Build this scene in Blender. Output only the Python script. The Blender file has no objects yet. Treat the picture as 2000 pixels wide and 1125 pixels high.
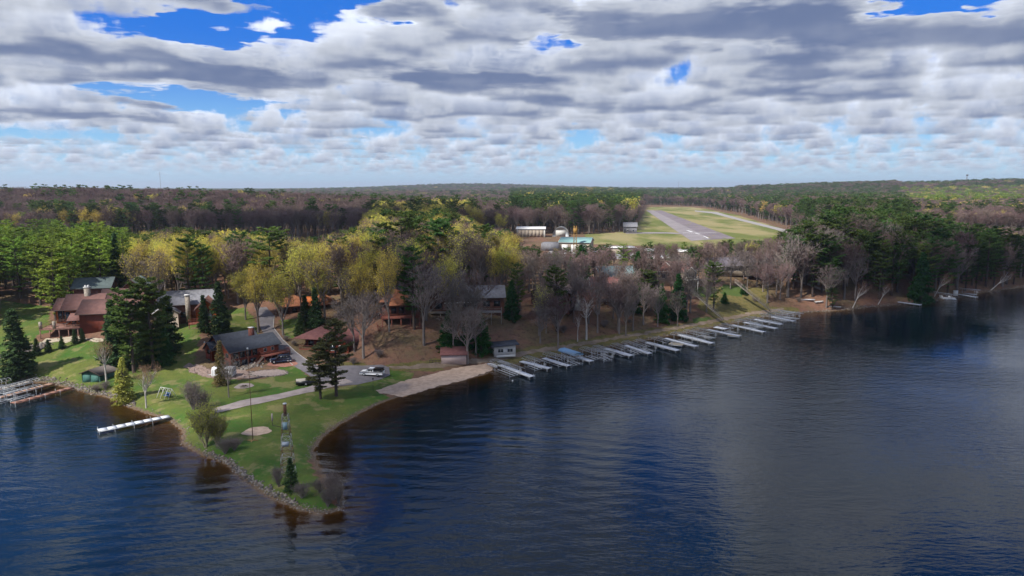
import bpy, math, random
import numpy as np
from mathutils import Vector, Matrix
R = math.radians
sc = bpy.context.scene
col = sc.collection
rng = np.random.default_rng(7)
rnd = random.Random(11)

# ---------------------------------------------------------------- camera
CAM_H, FPX, PITCH = 45.0, 1333.0, R(8.39)
cam_d = bpy.data.cameras.new('camera'); cam = bpy.data.objects.new('camera', cam_d); col.objects.link(cam)
cam_d.sensor_width = 36; cam_d.lens = 36 * FPX / 2000; cam_d.clip_start = 1; cam_d.clip_end = 60000
cam.location = (0, 0, CAM_H); cam.rotation_euler = (R(90) - PITCH, 0, 0)
sc.camera = cam
sc.view_settings.view_transform = 'Standard'; sc.view_settings.look = 'None'
sc.view_settings.gamma = 1; sc.view_settings.exposure = 0.5; sc.view_settings.use_curve_mapping = False
sc.render.engine = 'CYCLES'
cy = sc.cycles
cy.max_bounces = 5; cy.diffuse_bounces = 2; cy.glossy_bounces = 2; cy.transmission_bounces = 2
cy.transparent_max_bounces = 14; cy.volume_bounces = 0; cy.caustics_reflective = False; cy.caustics_refractive = False
cy.use_denoising = True; cy.sample_clamp_indirect = 4; cy.use_adaptive_sampling = True; cy.adaptive_threshold = 0.02

# ---------------------------------------------------------------- sun
SUN_AZ, SUN_EL = R(232), R(47)          # azimuth clockwise from +Y: behind the camera, to its left
sd = Vector((math.sin(SUN_AZ) * math.cos(SUN_EL), math.cos(SUN_AZ) * math.cos(SUN_EL), math.sin(SUN_EL)))
sun_d = bpy.data.lights.new('sun', 'SUN'); sun_d.energy = 4.6; sun_d.angle = R(0.53); sun_d.color = (1.0, 0.95, 0.86)
sun = bpy.data.objects.new('sun', sun_d); col.objects.link(sun)
sun.rotation_euler = sd.to_track_quat('Z', 'Y').to_euler(); sun.location = (0, 0, 300)

# ---------------------------------------------------------------- sky
class NT:
    """small helper to write node trees as expressions"""
    def __init__(s, tree): s.t = tree; s.n = tree.nodes; s.l = tree.links
    def node(s, typ, **kw):
        n = s.n.new(typ)
        for k, v in kw.items(): setattr(n, k, v)
        return n
    def put(s, sock, v):
        if hasattr(v, 'is_output'): s.l.new(v, sock)
        elif v is not None: sock.default_value = v
    def m(s, op, a, b=None, c=None, clamp=False):
        n = s.node('ShaderNodeMath', operation=op, use_clamp=clamp)
        s.put(n.inputs[0], a); s.put(n.inputs[1], b) if b is not None else None
        if c is not None: s.put(n.inputs[2], c)
        return n.outputs[0]
    def vm(s, op, a, b=None, c=None, out=0):
        n = s.node('ShaderNodeVectorMath', operation=op)
        s.put(n.inputs[0], a)
        if b is not None: s.put(n.inputs[3 if op == 'SCALE' else 1], b)
        if c is not None: s.put(n.inputs[2], c)
        return n.outputs[out]
    def rng(s, v, a, b, c=0.0, d=1.0, smooth=True):
        n = s.node('ShaderNodeMapRange', interpolation_type='SMOOTHSTEP' if smooth else 'LINEAR')
        s.put(n.inputs['Value'], v)
        for k, x in (('From Min', a), ('From Max', b), ('To Min', c), ('To Max', d)): s.put(n.inputs[k], x)
        return n.outputs['Result']
    def mix(s, f, a, b, mode='MIX'):
        n = s.node('ShaderNodeMix', data_type='RGBA', blend_type=mode)
        s.put(n.inputs[0], f); s.put(n.inputs[6], a); s.put(n.inputs[7], b)
        return n.outputs[2]
    def noise(s, vec, scale, detail=4, rough=.5, dist=0, dim='3D', lac=2.0):
        n = s.node('ShaderNodeTexNoise', noise_dimensions=dim)
        s.put(n.inputs['Vector'], vec) if vec is not None else None
        n.inputs['Scale'].default_value = scale; n.inputs['Detail'].default_value = detail
        n.inputs['Roughness'].default_value = rough; n.inputs['Distortion'].default_value = dist
        n.inputs['Lacunarity'].default_value = lac
        return n.outputs['Fac']
    def sep(s, v): return s.node_out('ShaderNodeSeparateXYZ', v)
    def node_out(s, typ, v):
        n = s.node(typ); s.put(n.inputs[0], v); return n.outputs
    def xyz(s, x, y, z):
        n = s.node('ShaderNodeCombineXYZ'); s.put(n.inputs[0], x); s.put(n.inputs[1], y); s.put(n.inputs[2], z)
        return n.outputs[0]

def C4(c): return (c[0], c[1], c[2], 1.0)

world = bpy.data.worlds.new('World'); sc.world = world; world.use_nodes = True
world.cycles.sampling_method = 'NONE'
w = NT(world.node_tree); w.n.clear()
wout = w.node('ShaderNodeOutputWorld'); bg = w.node('ShaderNodeBackground'); w.l.new(bg.outputs[0], wout.inputs[0])
bg.inputs[1].default_value = 0.1
sky = w.node('ShaderNodeTexSky', sky_type='NISHITA'); sky.sun_disc = False
sky.sun_elevation = SUN_EL; sky.sun_rotation = SUN_AZ; sky.air_density = 1.0; sky.dust_density = 0.3; sky.ozone_density = 3.0
dirv = w.vm('NORMALIZE', w.node('ShaderNodeTexCoord').outputs['Generated'])
dx, dy, dz = w.sep(dirv)
zc = w.m('MAXIMUM', dz, 0.012)
u0 = w.m('DIVIDE', dx, zc); v0 = w.m('DIVIDE', dy, zc)
skyc = w.mix(1.0, sky.outputs[0], w.mix(w.rng(dz, 0.0, 0.22), C4((1.0, 1.10, 1.12)), C4((0.22, 0.75, 1.45))), 'MULTIPLY')
# cumulus deck: horizontal slices of one 3-D density field, lowest slice first; flat grey bases, bright lit sides and tops
def cpt(px, py, h=1.0):
    """where a direction of the view meets the cloud deck (units of base height)"""
    a = (px - 1000) / FPX; b = -(py - 562.5) / FPX
    Y, Z = math.cos(PITCH) + b * math.sin(PITCH), -math.sin(PITCH) + b * math.cos(PITCH)
    return a / Z * h, Y / Z * h
# (px, py, radius_x, radius_y, weight): open gaps (<0) and heavy clouds (>0) of this sky
LAY = [(345, 190, .55, 1.3, -.34), (430, 62, .62, .36, -.30), (1040, 70, .20, .8, -.16), (600, -10, .6, .4, -.30), (1840, 0, .45, .35, -.30),
       (1340, 50, 1.5, .50, .22), (860, 150, .85, .7, .22), (440, 150, .55, .8, .22), (110, 120, .9, 1.3, .15), (70, 262, 1.6, 1.6, -.13),
       (330, -230, .9, .5, -.09), (900, -260, .8, .4, -.08), (40, -330, .6, .5, -.14), (1500, 190, 3.0, 1.6, .05), (1100, 220, 2.0, 1.5, .07), (120, 225, 1.6, .8, .16), (1650, 130, .9, .7, .10)]
g = bpy.data.node_groups.new('cloud_slice', 'ShaderNodeTree')
for nm, tp in (('x', 'Float'), ('y', 'Float'), ('z', 'Float'), ('shf', 'Float'), ('thr', 'Float'), ('soft', 'Float'), ('lit', 'Color'), ('dark', 'Color'), ('cin', 'Vector'), ('tin', 'Float')):
    g.interface.new_socket(nm, in_out='INPUT', socket_type='NodeSocket' + tp)
for nm, tp in (('cout', 'Vector'), ('tout', 'Float')):
    g.interface.new_socket(nm, in_out='OUTPUT', socket_type='NodeSocket' + tp)
q = NT(g); gi = q.node('NodeGroupInput').outputs; go = q.node('NodeGroupOutput').inputs
x, y = gi['x'], gi['y']
p = q.xyz(x, y, gi['z'])
nz = q.noise(p, 0.95, 7, 0.58)
nz2 = q.noise(q.vm('ADD', p, (sd.x * .13, sd.y * .13, .13)), 0.95, 4, 0.58)
k = q.m('SUBTRACT', nz, gi['thr'])
a = q.rng(k, 0.0, gi['soft'], 0.0, 0.9)
sh = q.rng(q.m('SUBTRACT', nz, nz2), -0.03, 0.06)                    # facing the sun
thick = q.m('MULTIPLY', q.rng(k, 0.0, 0.12), q.m('SUBTRACT', 1.0, q.m('MULTIPLY', sh, gi['shf'])))
c = q.mix(thick, gi['lit'], gi['dark'])
wgt = q.m('MULTIPLY', a, gi['tin'])
q.l.new(q.vm('ADD', gi['cin'], q.vm('SCALE', c, wgt)), go['cout'])
q.l.new(q.m('SUBTRACT', gi['tin'], wgt), go['tout'])
NSL = 20
cov = None
wn = w.node('ShaderNodeTexNoise'); wn.inputs['Scale'].default_value = 1.1; wn.inputs['Detail'].default_value = 4; wn.inputs['Roughness'].default_value = .65
w.put(wn.inputs['Vector'], w.xyz(u0, v0, 3.3)); wr, wg, wb = w.node_out('ShaderNodeSeparateColor', wn.outputs['Color'])
xm = w.m('MULTIPLY_ADD', u0, 1.15, w.m('MULTIPLY_ADD', wr, 2.6, -1.3)); ym = w.m('MULTIPLY_ADD', v0, 1.15, w.m('MULTIPLY_ADD', wg, 2.6, -1.3))
jn = w.node('ShaderNodeTexWhiteNoise', noise_dimensions='3D'); w.put(jn.inputs['Vector'], dirv); jit = w.m('MULTIPLY', jn.outputs['Value'], 0.80 / (NSL - 1))
for (px, py, rx, ry, wt) in LAY:
    cx_, cy_ = cpt(px, py, 1.15)
    qx = w.m('MULTIPLY_ADD', xm, 1 / rx, -cx_ / rx); qy = w.m('MULTIPLY_ADD', ym, 1 / ry, -cy_ / ry)
    e = w.m('MULTIPLY_ADD', qy, qy, w.m('MULTIPLY', qx, qx))
    e = w.m('DIVIDE', -wt * .62, w.m('MULTIPLY_ADD', e, e, 1.0))
    cov = e if cov is None else w.m('ADD', cov, e)
cacc, T = (0, 0, 0), 1.0
deck = w.m('ADD', cov, w.rng(dz, 0.02, 0.17, 0.062, 0.0))                             # fewer, smaller clouds far away
for i in range(NSL):
    t = i / (NSL - 1)
    n = w.node('ShaderNodeGroup'); n.node_tree = g
    hgt = 1.0 + 0.80 * t
    hj = w.m('ADD', jit, hgt); w.put(n.inputs['x'], w.m('MULTIPLY', u0, hj)); w.put(n.inputs['y'], w.m('MULTIPLY', v0, hj))
    n.inputs['z'].default_value = 0.72 * t
    w.put(n.inputs['thr'], w.m('ADD', deck, 0.488 + 0.15 * t ** 1.3))
    n.inputs['soft'].default_value = 0.018 + 0.024 * t
    n.inputs['shf'].default_value = 0.15 + 0.7 * min(1, t * 3)
    hi = min(1.0, t * 1.8)
    lit = np.array((.94, 1.0, 1.12)) * (0.46 + 0.34 * hi)
    drk = np.array((0.105, 0.142, 0.250)) * (1 + 1.0 * hi)
    n.inputs['lit'].default_value = C4(lit * 10); n.inputs['dark'].default_value = C4(drk * 10)
    w.put(n.inputs['cin'], cacc); w.put(n.inputs['tin'], T)
    cacc, T = n.outputs['cout'], n.outputs['tout']
hor = w.mix(w.rng(dz, 0.0, 0.2), C4((2.0, 4.6, 6.9)), C4((0.06, 1.1, 5.0)))   # clear air: pale cyan low, deep blue high
skyb = w.mix(0.78, skyc, hor)
cl = w.vm('ADD', cacc, w.vm('SCALE', skyb, T))
final = w.mix(w.rng(dz, 0.003, 0.03, 0.0, 1.0), skyb, cl)
final = w.mix(w.rng(dz, -0.03, 0.0), C4((2.2, 2.6, 3.0)), final)
w.l.new(final, bg.inputs[0])

# ---------------------------------------------------------------- where things stand (survey of the site)
SP, CP = math.sin(PITCH), math.cos(PITCH)
def G(px, py, z=0.0):
    """the point at height z seen in the photograph at (px, py)"""
    a = (px - 1000) / FPX; b = -(py - 562.5) / FPX
    X, Y, Z = a, CP + b * SP, -SP + b * CP
    t = (z - CAM_H) / Z
    return np.array((X * t, Y * t))
def proj(x, y, z):
    zz = z - CAM_H
    d = y * CP - zz * SP; v = y * SP + zz * CP
    return 1000 + FPX * x / d, 562.5 - FPX * v / d
def top_at(x, y, py):
    """height that shows at image row py above the point (x, y)"""
    b = -(py - 562.5) / FPX
    return CAM_H + y * (-SP + b * CP) / (CP + b * SP)

SHORE_PX = [(-560, 700), (-300, 735), (-120, 748), (0, 740), (40, 746), (90, 746), (140, 757), (180, 768), (215, 775), (260, 795), (285, 805), (335, 818),
    (362, 842), (362, 866), (400, 888), (445, 903), (480, 935), (530, 968), (580, 992), (630, 1002), (664, 996), (668, 980), (652, 962), (640, 945), (622, 922), (612, 900), (606, 880),
    (622, 858), (650, 835), (700, 806), (740, 787), (790, 770), (850, 756), (900, 744), (945, 731), (962, 722), (1000, 714), (1050, 703), (1100, 692), (1200, 675), (1300, 656), (1400, 637),
    (1500, 617), (1570, 610), (1640, 606), (1700, 599), (1800, 591), (1850, 584), (1920, 571), (2000, 560), (2100, 549), (2300, 532), (2700, 515)]
SH = np.array([G(x, y) for x, y in SHORE_PX])
BIG = 16000.0
SH = np.vstack([[-BIG, SH[0, 1] + 60], SH, [BIG, SH[-1, 1] + 250]])
LAND = np.vstack([SH, [BIG, BIG * 2], [-BIG, BIG * 2]])

def inside(px, py, poly):
    px = np.asarray(px, float); py = np.asarray(py, float); r = np.zeros(px.shape, bool)
    n = len(poly)
    for i in range(n):
        x1, y1 = poly[i]; x2, y2 = poly[(i + 1) % n]
        if y1 == y2: continue
        c = ((y1 > py) != (y2 > py)) & (px < (x2 - x1) * (py - y1) / (y2 - y1) + x1)
        r ^= c
    return r
def dist_line(x, y, L):
    d = np.full(np.shape(x), 1e9)
    for i in range(len(L) - 1):
        ax, ay = L[i]; bx, by = L[i + 1]; ex, ey = bx - ax, by - ay
        t = np.clip(((x - ax) * ex + (y - ay) * ey) / (ex * ex + ey * ey + 1e-9), 0, 1)
        d = np.minimum(d, np.hypot(x - ax - t * ex, y - ay - t * ey))
    return d
def sdist(x, y):
    d = dist_line(x, y, SH)
    return np.where(inside(x, y, LAND), d, -d)
def sstep(a, b, x):
    t = np.clip((x - a) / (b - a), 0, 1); return t * t * (3 - 2 * t)

# spot heights: photograph position and height above the lake
SPOT = [(200, 745, 1.6), (330, 770, 1.3), (450, 800, 1.3), (560, 850, 1.1), (620, 950, .9), (560, 760, 1.5), (700, 745, 1.5), (610, 738, 1.6), (480, 728, 1.9), (420, 716, 2.0),
    (300, 700, 2.8), (350, 650, 5.5), (120, 700, 3.0), (40, 700, 3.0), (-150, 700, 3), (-300, 690, 3), (60, 660, 6.0), (190, 655, 6.5), (240, 640, 8), (100, 640, 7.0), (0, 640, 6.5), (-150, 640, 7), (380, 638, 8), (450, 655, 6),
    (600, 722, 2.0), (555, 685, 3.6), (520, 648, 6), (515, 625, 8), (560, 612, 9), (600, 628, 8), (640, 690, 3.2), (720, 705, 2.6), (660, 740, 1.7),
    (800, 714, 1.6), (860, 708, 1.7), (950, 692, 1.7), (1050, 681, 1.7), (1150, 663, 1.7), (1250, 645, 1.8), (1350, 627, 1.8), (1450, 610, 1.8), (1540, 600, 1.8), (1640, 596, 1.5), (1760, 586, 1.5), (1900, 566, 1.5),
    (760, 640, 9), (850, 630, 9), (960, 602, 10), (1100, 590, 10.5), (1200, 577, 11), (1300, 562, 11.5), (1380, 556, 11.5), (1450, 552, 11.5), (1520, 552, 11), (1600, 562, 8), (1700, 550, 8), (1800, 540, 7), (1950, 520, 7),
    (500, 600, 10), (300, 600, 10), (100, 600, 9), (-200, 600, 10), (700, 600, 11), (900, 562, 12), (1200, 540, 12), (1040, 560, 12), (720, 560, 12)]
pts = []; zs = []
for a, b, z in SPOT:
    pts.append(G(a, b, z)); zs.append(z)
for yy in (330, 420, 520, 640):
    for xx in range(-640, 700, 80):
        pts.append(np.array((xx, yy), float)); zs.append(12.0)
pts = np.array(pts); zs = np.array(zs)
K = np.hypot(pts[:, None, 0] - pts[None, :, 0], pts[:, None, 1] - pts[None, :, 1])
WT = np.linalg.solve(K + np.eye(len(pts)) * .6, zs - 8.0)
def wob(x, y, s, seed):
    r = np.random.default_rng(seed); o = np.zeros(np.shape(x))
    for i in range(6):
        a = r.uniform(0, 6.28); f = (1.0 + .7 * i) / s; o = o + np.sin((x * math.cos(a) + y * math.sin(a)) * f * 6.28 + r.uniform(0, 6.28)) / (1 + .6 * i)
    return o / 2.2
def hill(x, y, cx, cy, rx, ry, h): return h * np.exp(-((x - cx) / rx) ** 2 - ((y - cy) / ry) ** 2)
RUNW = [G(1330, 492, 12), G(1275, 405, 12)]
def far_ground(x, y):
    h = 12 + 2.0 * wob(x, y, 900, 3) * sstep(500, 1500, y)
    h += hill(x, y, -430, 660, 330, 130, 15) + hill(x, y, -250, 4200, 700, 900, 34)
    h += hill(x, y, 1650, 1900, 900, 420, 40) + hill(x, y, 3600, 4200, 2200, 900, 40) + hill(x, y, 900, 9000, 5000, 1500, 30)
    rd = dist_line(x, y, [G(1330, 500, 12), (RUNW[1] - RUNW[0]) * 1.5 + RUNW[0]])
    return 12 + (h - 12) * sstep(60, 260, rd)
def ground(x, y):
    x = np.asarray(x, float); y = np.asarray(y, float)
    s = sdist(x, y)
    h = np.full(x.shape, 8.0)
    nearm = (y < 700) & (np.abs(x) < 800) & (s > -2)
    xn, yn = x[nearm], y[nearm]; hn = np.full(xn.shape, 8.0)
    for (a, b), wgt in zip(pts, WT): hn += wgt * np.hypot(xn - a, yn - b)
    h[nearm] = hn
    t = np.maximum(sstep(430, 620, y), sstep(600, 760, np.abs(x)))
    h = h * (1 - t) + far_ground(x, y) * t
    h = np.clip(h, .35, None) + .10 * wob(x, y, 14, 5) * sstep(3, 12, s)
    bank = .12 + .42 * np.maximum(s, 0) + .03 * wob(x, y, 5, 9)
    land = np.minimum(h, bank)
    o = np.maximum(-s, 0)
    bed = .05 - .13 * np.minimum(o, 9) - .42 * np.maximum(o - 9, 0)
    return np.where(s > 0, land, np.maximum(bed, -9))

def lines(segs):
    out = []
    for a, b, st in segs: out += list(np.arange(a, b, st))
    return out
def grow(a, st, k, end):
    o = []
    while a < end: o.append(a); st *= k; a += st
    return o
GX = np.array(sorted([-v for v in grow(190, 1.6, 1.13, 15500)]) + lines([(-188, 260, 1.25)]) + grow(262, 1.6, 1.12, 15500))
GY = np.array([-60, 0, 40, 60] + lines([(68, 300, 1.1)]) + grow(300, 1.3, 1.05, 24000))
MX, MY = np.meshgrid(GX, GY)
MZ = ground(MX, MY)
def HZ(x, y):
    """height of the built ground sheet"""
    x = np.atleast_1d(np.asarray(x, float)); y = np.atleast_1d(np.asarray(y, float))
    i = np.clip(np.searchsorted(GX, x) - 1, 0, len(GX) - 2); j = np.clip(np.searchsorted(GY, y) - 1, 0, len(GY) - 2)
    fx = np.clip((x - GX[i]) / (GX[i + 1] - GX[i]), 0, 1); fy = np.clip((y - GY[j]) / (GY[j + 1] - GY[j]), 0, 1)
    return (MZ[j, i] * (1 - fx) + MZ[j, i + 1] * fx) * (1 - fy) + (MZ[j + 1, i] * (1 - fx) + MZ[j + 1, i + 1] * fx) * fy
def hz(x, y): return float(HZ(x, y)[0])
def T(px, py):
    """ground point seen at (px, py)"""
    z = 2.0
    ys = None
    lo, hi = 40.0, 9000.0
    a = (px - 1000) / FPX; b = -(py - 562.5) / FPX
    X, Y, Z = a, CP + b * SP, -SP + b * CP
    tt = np.concatenate([np.arange(60, 500, .5), np.arange(500, 6000, 5)])
    zz = CAM_H + tt * Z; g = HZ(tt * X, tt * Y)
    k = np.argmax(zz < g) if np.any(zz < g) else len(tt) - 1
    return np.array((tt[k] * X, tt[k] * Y, g[k]))

# ---------------------------------------------------------------- mesh helpers
def mesh(name, V, F, mats, midx=None, smooth=False):
    """V (n,3), F list of (m,k) arrays"""
    V = np.asarray(V, np.float32); me = bpy.data.meshes.new(name)
    if not isinstance(F, list): F = [F]
    F = [np.asarray(f, np.int32) for f in F if len(f)]
    me.vertices.add(len(V)); me.vertices.foreach_set('co', V.ravel())
    nl = sum(f.size for f in F); npoly = sum(len(f) for f in F)
    me.loops.add(nl); me.loops.foreach_set('vertex_index', np.concatenate([f.ravel() for f in F]))
    tot = np.concatenate([np.full(len(f), f.shape[1], np.int32) for f in F])
    st = np.concatenate([[0], np.cumsum(tot)[:-1]]).astype(np.int32)
    me.polygons.add(npoly); me.polygons.foreach_set('loop_start', st)
    if midx is not None: me.polygons.foreach_set('material_index', np.asarray(midx, np.int32))
    if smooth: me.polygons.foreach_set('use_smooth', np.ones(npoly, bool))
    me.update(calc_edges=True); me.validate()
    for m in (mats if isinstance(mats, (list, tuple)) else [mats]): me.materials.append(m)
    return me
def link(name, data, parent=None, loc=None, rot=None, scale=None, label=None, cat=None, group=None, kind=None):
    o = bpy.data.objects.new(name, data); col.objects.link(o)
    if parent is not None: o.parent = parent
    if loc is not None: o.location = loc
    if rot is not None: o.rotation_euler = rot if hasattr(rot, '__len__') else (0, 0, rot)
    if scale is not None: o.scale = scale if hasattr(scale, '__len__') else (scale,) * 3
    for k, v in (('label', label), ('category', cat), ('group', group), ('kind', kind)):
        if v: o[k] = v
    return o
def copy_tree(o, parent=None, **kw):
    c = o.copy(); col.objects.link(c)
    if parent is not None: c.parent = parent
    for ch in o.children: copy_tree(ch, c)
    return c
class MB:
    def __init__(s): s.v = []; s.q = []; s.t = []
    def add(s, V, Q=(), Tr=()):
        b = len(s.v); s.v += [tuple(map(float, v)) for v in V]
        s.q += [[i + b for i in q] for q in Q]; s.t += [[i + b for i in t] for t in Tr]; return s
    def box(s, x0, x1, y0, y1, z0, z1):
        V = [(x, y, z) for z in (z0, z1) for y in (y0, y1) for x in (x0, x1)]
        return s.add(V, [(0, 2, 3, 1), (4, 5, 7, 6), (0, 1, 5, 4), (2, 6, 7, 3), (0, 4, 6, 2), (1, 3, 7, 5)])
    def beam(s, p, q, w, h=None, n=4, w2=None):
        """round or square bar from p to q"""
        p = Vector(p); q = Vector(q); d = (q - p).normalized()
        a = d.cross(Vector((0, 0, 1)) if abs(d.z) < .95 else Vector((1, 0, 0))).normalized(); b = d.cross(a)
        h = w if h is None else h; w2 = w if w2 is None else w2; V = []
        for c, k in ((p, 1.0), (q, w2 / w)):
            for i in range(n):
                t = 6.28318 * (i + .5) / n; V.append(c + a * math.cos(t) * w * .7 * k + b * math.sin(t) * h * .7 * k)
        Q = [(i, (i + 1) % n, n + (i + 1) % n, n + i) for i in range(n)]
        Tr = [(0, i + 1, i) for i in range(1, n - 1)] + [(n, n + i, n + i + 1) for i in range(1, n - 1)]
        return s.add(V, Q, Tr)
    def prism(s, P, d0, d1, axis='y'):
        """polygon P (convex list of 2-tuples) extruded along an axis"""
        n = len(P)
        f = {'y': lambda a, b, t: (a, t, b), 'x': lambda a, b, t: (t, a, b), 'z': lambda a, b, t: (a, b, t)}[axis]
        V = [f(a, b, d0) for a, b in P] + [f(a, b, d1) for a, b in P]
        Q = [(i, (i + 1) % n, n + (i + 1) % n, n + i) for i in range(n)]
        Tr = [(0, i, i + 1) for i in range(1, n - 1)] + [(n, n + i + 1, n + i) for i in range(1, n - 1)]
        return s.add(V, Q, Tr)
    def mesh(s, name, mat): return mesh(name, np.array(s.v), [np.array(s.q, np.int32).reshape(-1, 4), np.array(s.t, np.int32).reshape(-1, 3)], mat)
    def obj(s, name, mat, parent=None, **kw): return link(name, s.mesh(name, mat), parent, **kw)

# ---------------------------------------------------------------- materials
MATS = {}
def mat(name, c, rough=.8, metal=0, var=0, scale=1.0, c2=None, spec=.3, objvar=0, bump=0):
    if name in MATS: return MATS[name]
    m = bpy.data.materials.new(name); m.use_nodes = True; t = NT(m.node_tree)
    b = m.node_tree.nodes['Principled BSDF']
    b.inputs['Roughness'].default_value = rough; b.inputs['Metallic'].default_value = metal; b.inputs['Specular IOR Level'].default_value = spec
    cc = C4(c)
    if var or c2 is not None or objvar:
        tc = t.node('ShaderNodeTexCoord').outputs['Object']
        nz = t.noise(tc, scale, 4, .6)
        c2_ = c2 if c2 is not None else tuple(v * (1 - var) for v in c)
        cc = t.mix(t.rng(nz, .35, .65), C4(tuple(v * (1 + var) for v in c) if c2 is None else c), C4(c2_))
        if objvar:
            r = t.node('ShaderNodeObjectInfo').outputs['Random']
            hs = t.node('ShaderNodeHueSaturation'); t.put(hs.inputs['Color'], cc)
            t.put(hs.inputs['Value'], t.rng(r, 0, 1, 1 - objvar, 1 + objvar, False)); t.put(hs.inputs['Hue'], t.rng(t.m('FRACT', t.m('MULTIPLY', r, 7.31)), 0, 1, .5 - objvar * .06, .5 + objvar * .06, False))
            cc = hs.outputs[0]
        if bump:
            bn = t.node('ShaderNodeBump'); bn.inputs['Distance'].default_value = bump; t.put(bn.inputs['Height'], nz); t.l.new(bn.outputs[0], b.inputs['Normal'])
    t.put(b.inputs['Base Color'], cc)
    MATS[name] = m
    return m
def leafmat(name, c, c2, ov=.25, hue=.02, trans=.25):
    """foliage: colour differs from clump to clump and from tree to tree"""
    m = bpy.data.materials.new(name); m.use_nodes = True; t = NT(m.node_tree); t.n.clear()
    out = t.node('ShaderNodeOutputMaterial'); df = t.node('ShaderNodeBsdfDiffuse'); tr = t.node('ShaderNodeBsdfTranslucent'); mx = t.node('ShaderNodeMixShader')
    oi = t.node('ShaderNodeObjectInfo'); r = oi.outputs['Random']
    tc = t.node('ShaderNodeTexCoord').outputs['Object']
    nz = t.noise(t.vm('ADD', tc, t.xyz(t.m('MULTIPLY', r, 50), r, r)), .35, 4, .7)
    cc = t.mix(t.rng(nz, .34, .66), C4(c), C4(c2))
    hs = t.node('ShaderNodeHueSaturation'); t.put(hs.inputs['Color'], cc)
    r2 = t.m('FRACT', t.m('MULTIPLY', r, 13.7))
    t.put(hs.inputs['Value'], t.rng(r, 0, 1, 1 - ov, 1 + ov, False)); t.put(hs.inputs['Hue'], t.rng(r2, 0, 1, .5 - hue, .5 + hue, False))
    t.put(df.inputs[0], hs.outputs[0]); t.put(tr.inputs[0], hs.outputs[0]); mx.inputs[0].default_value = trans
    t.l.new(df.outputs[0], mx.inputs[1]); t.l.new(tr.outputs[0], mx.inputs[2]); t.l.new(mx.outputs[0], out.inputs[0])
    return m

# ---------------------------------------------------------------- ground sheet
PXg, PYg = proj(MX, np.maximum(MY, 1), MZ)
vis = MY > 60
def zone(polys, soft=0):
    o = np.zeros(MX.shape, bool)
    for p in polys: o |= inside(PXg, PYg, p)
    return (o & vis & (MZ > -.2)).astype(float)
LAWN = [[(-700, 640), (60, 640), (75, 668), (250, 662), (300, 690), (338, 640), (395, 645), (384, 690), (372, 728), (450, 742), (520, 742), (560, 700), (575, 712), (612, 742), (640, 760), (690, 752), (760, 722), (808, 728), (800, 745), (740, 765), (780, 790), (700, 860), (600, 900), (665, 1005), (560, 1000), (280, 830), (180, 775), (120, 768), (-700, 768)],
        [(0, 585), (95, 600), (100, 650), (0, 660)], [(338, 640), (390, 640), (450, 650), (500, 655), (505, 640), (480, 600), (340, 620)], [(545, 625), (590, 622), (585, 660), (555, 660)]]
GREEN = [[(1352, 560), (1400, 560), (1398, 582), (1352, 578)], [(1410, 555), (1452, 560), (1450, 580), (1410, 575)], [(1352, 622), (1392, 618), (1385, 632), (1350, 633)], [(975, 560), (1000, 560), (1000, 582), (975, 580)]]
DULLGRASS = [[(960, 692), (1050, 675), (1300, 637), (1500, 600), (1560, 600), (1560, 612), (1300, 660), (1000, 712), (960, 715)], [(1385, 560), (1500, 562), (1500, 602), (1400, 622), (1360, 600)], [(640, 700), (740, 715), (860, 700), (870, 725), (740, 725), (640, 740)]]
AIR = [[(1266, 404), (1362, 405), (1440, 420), (1566, 458), (1530, 474), (1400, 486), (1150, 476), (1140, 458), (1230, 452), (1250, 430)]]
attr = {'lawn': zone(LAWN), 'bright': zone(GREEN), 'dull': zone(DULLGRASS), 'air': zone(AIR)}
attr['dull'] = np.maximum(attr['dull'], .9 * ((MY < 135) & (MZ > 0) & (MX < 0)) * 0)
def blur(a, n=1):
    for _ in range(n):
        b = a.copy(); b[1:-1, 1:-1] = (a[1:-1, 1:-1] * 4 + a[:-2, 1:-1] + a[2:, 1:-1] + a[1:-1, :-2] + a[1:-1, 2:]) / 8; a = b
    return a
NY, NX = MX.shape
def grid_mesh(name, X, Y, Z, mat_, keep=None, at=None):
    ny, nx = X.shape
    idx = np.arange(nx * ny).reshape(ny, nx)
    Fq = np.stack([idx[:-1, :-1], idx[:-1, 1:], idx[1:, 1:], idx[1:, :-1]], -1)
    if keep is not None:
        kf = keep[:-1, :-1] | keep[:-1, 1:] | keep[1:, 1:] | keep[1:, :-1]; Fq = Fq[kf]
    else: Fq = Fq.reshape(-1, 4)
    V = np.stack([X.ravel(), Y.ravel(), Z.ravel()], -1)
    used = np.unique(Fq); remap = np.zeros(len(V), np.int32); remap[used] = np.arange(len(used))
    me = mesh(name, V[used], remap[Fq], mat_, smooth=True)
    for k, a in (at or {}).items():
        A = me.attributes.new(k, 'FLOAT', 'POINT'); A.data.foreach_set('value', a.ravel()[used].astype(np.float32))
    return me
gm = bpy.data.materials.new('ground'); gm.use_nodes = True; t = NT(gm.node_tree)
bs = gm.node_tree.nodes['Principled BSDF']; bs.inputs['Roughness'].default_value = .95; bs.inputs['Specular IOR Level'].default_value = .1
def att(t, n): a = t.node('ShaderNodeAttribute', attribute_name=n); return a.outputs['Fac']
P = t.node('ShaderNodeNewGeometry').outputs['Position']; _, _, pz = t.sep(P)
n1 = t.noise(P, .09, 6, .65); n2 = t.noise(P, .9, 5, .7); n3 = t.noise(P, 6.0, 3, .7)
litter = t.mix(t.rng(n1, .38, .62), C4((.190, .100, .068)), C4((.140, .105, .058)))
litter = t.mix(t.rng(n2, .45, .75), litter, C4((.075, .045, .035)))
litter = t.mix(t.rng(n3, .5, .8, 0, .5), litter, C4((.22, .14, .10)))
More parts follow.
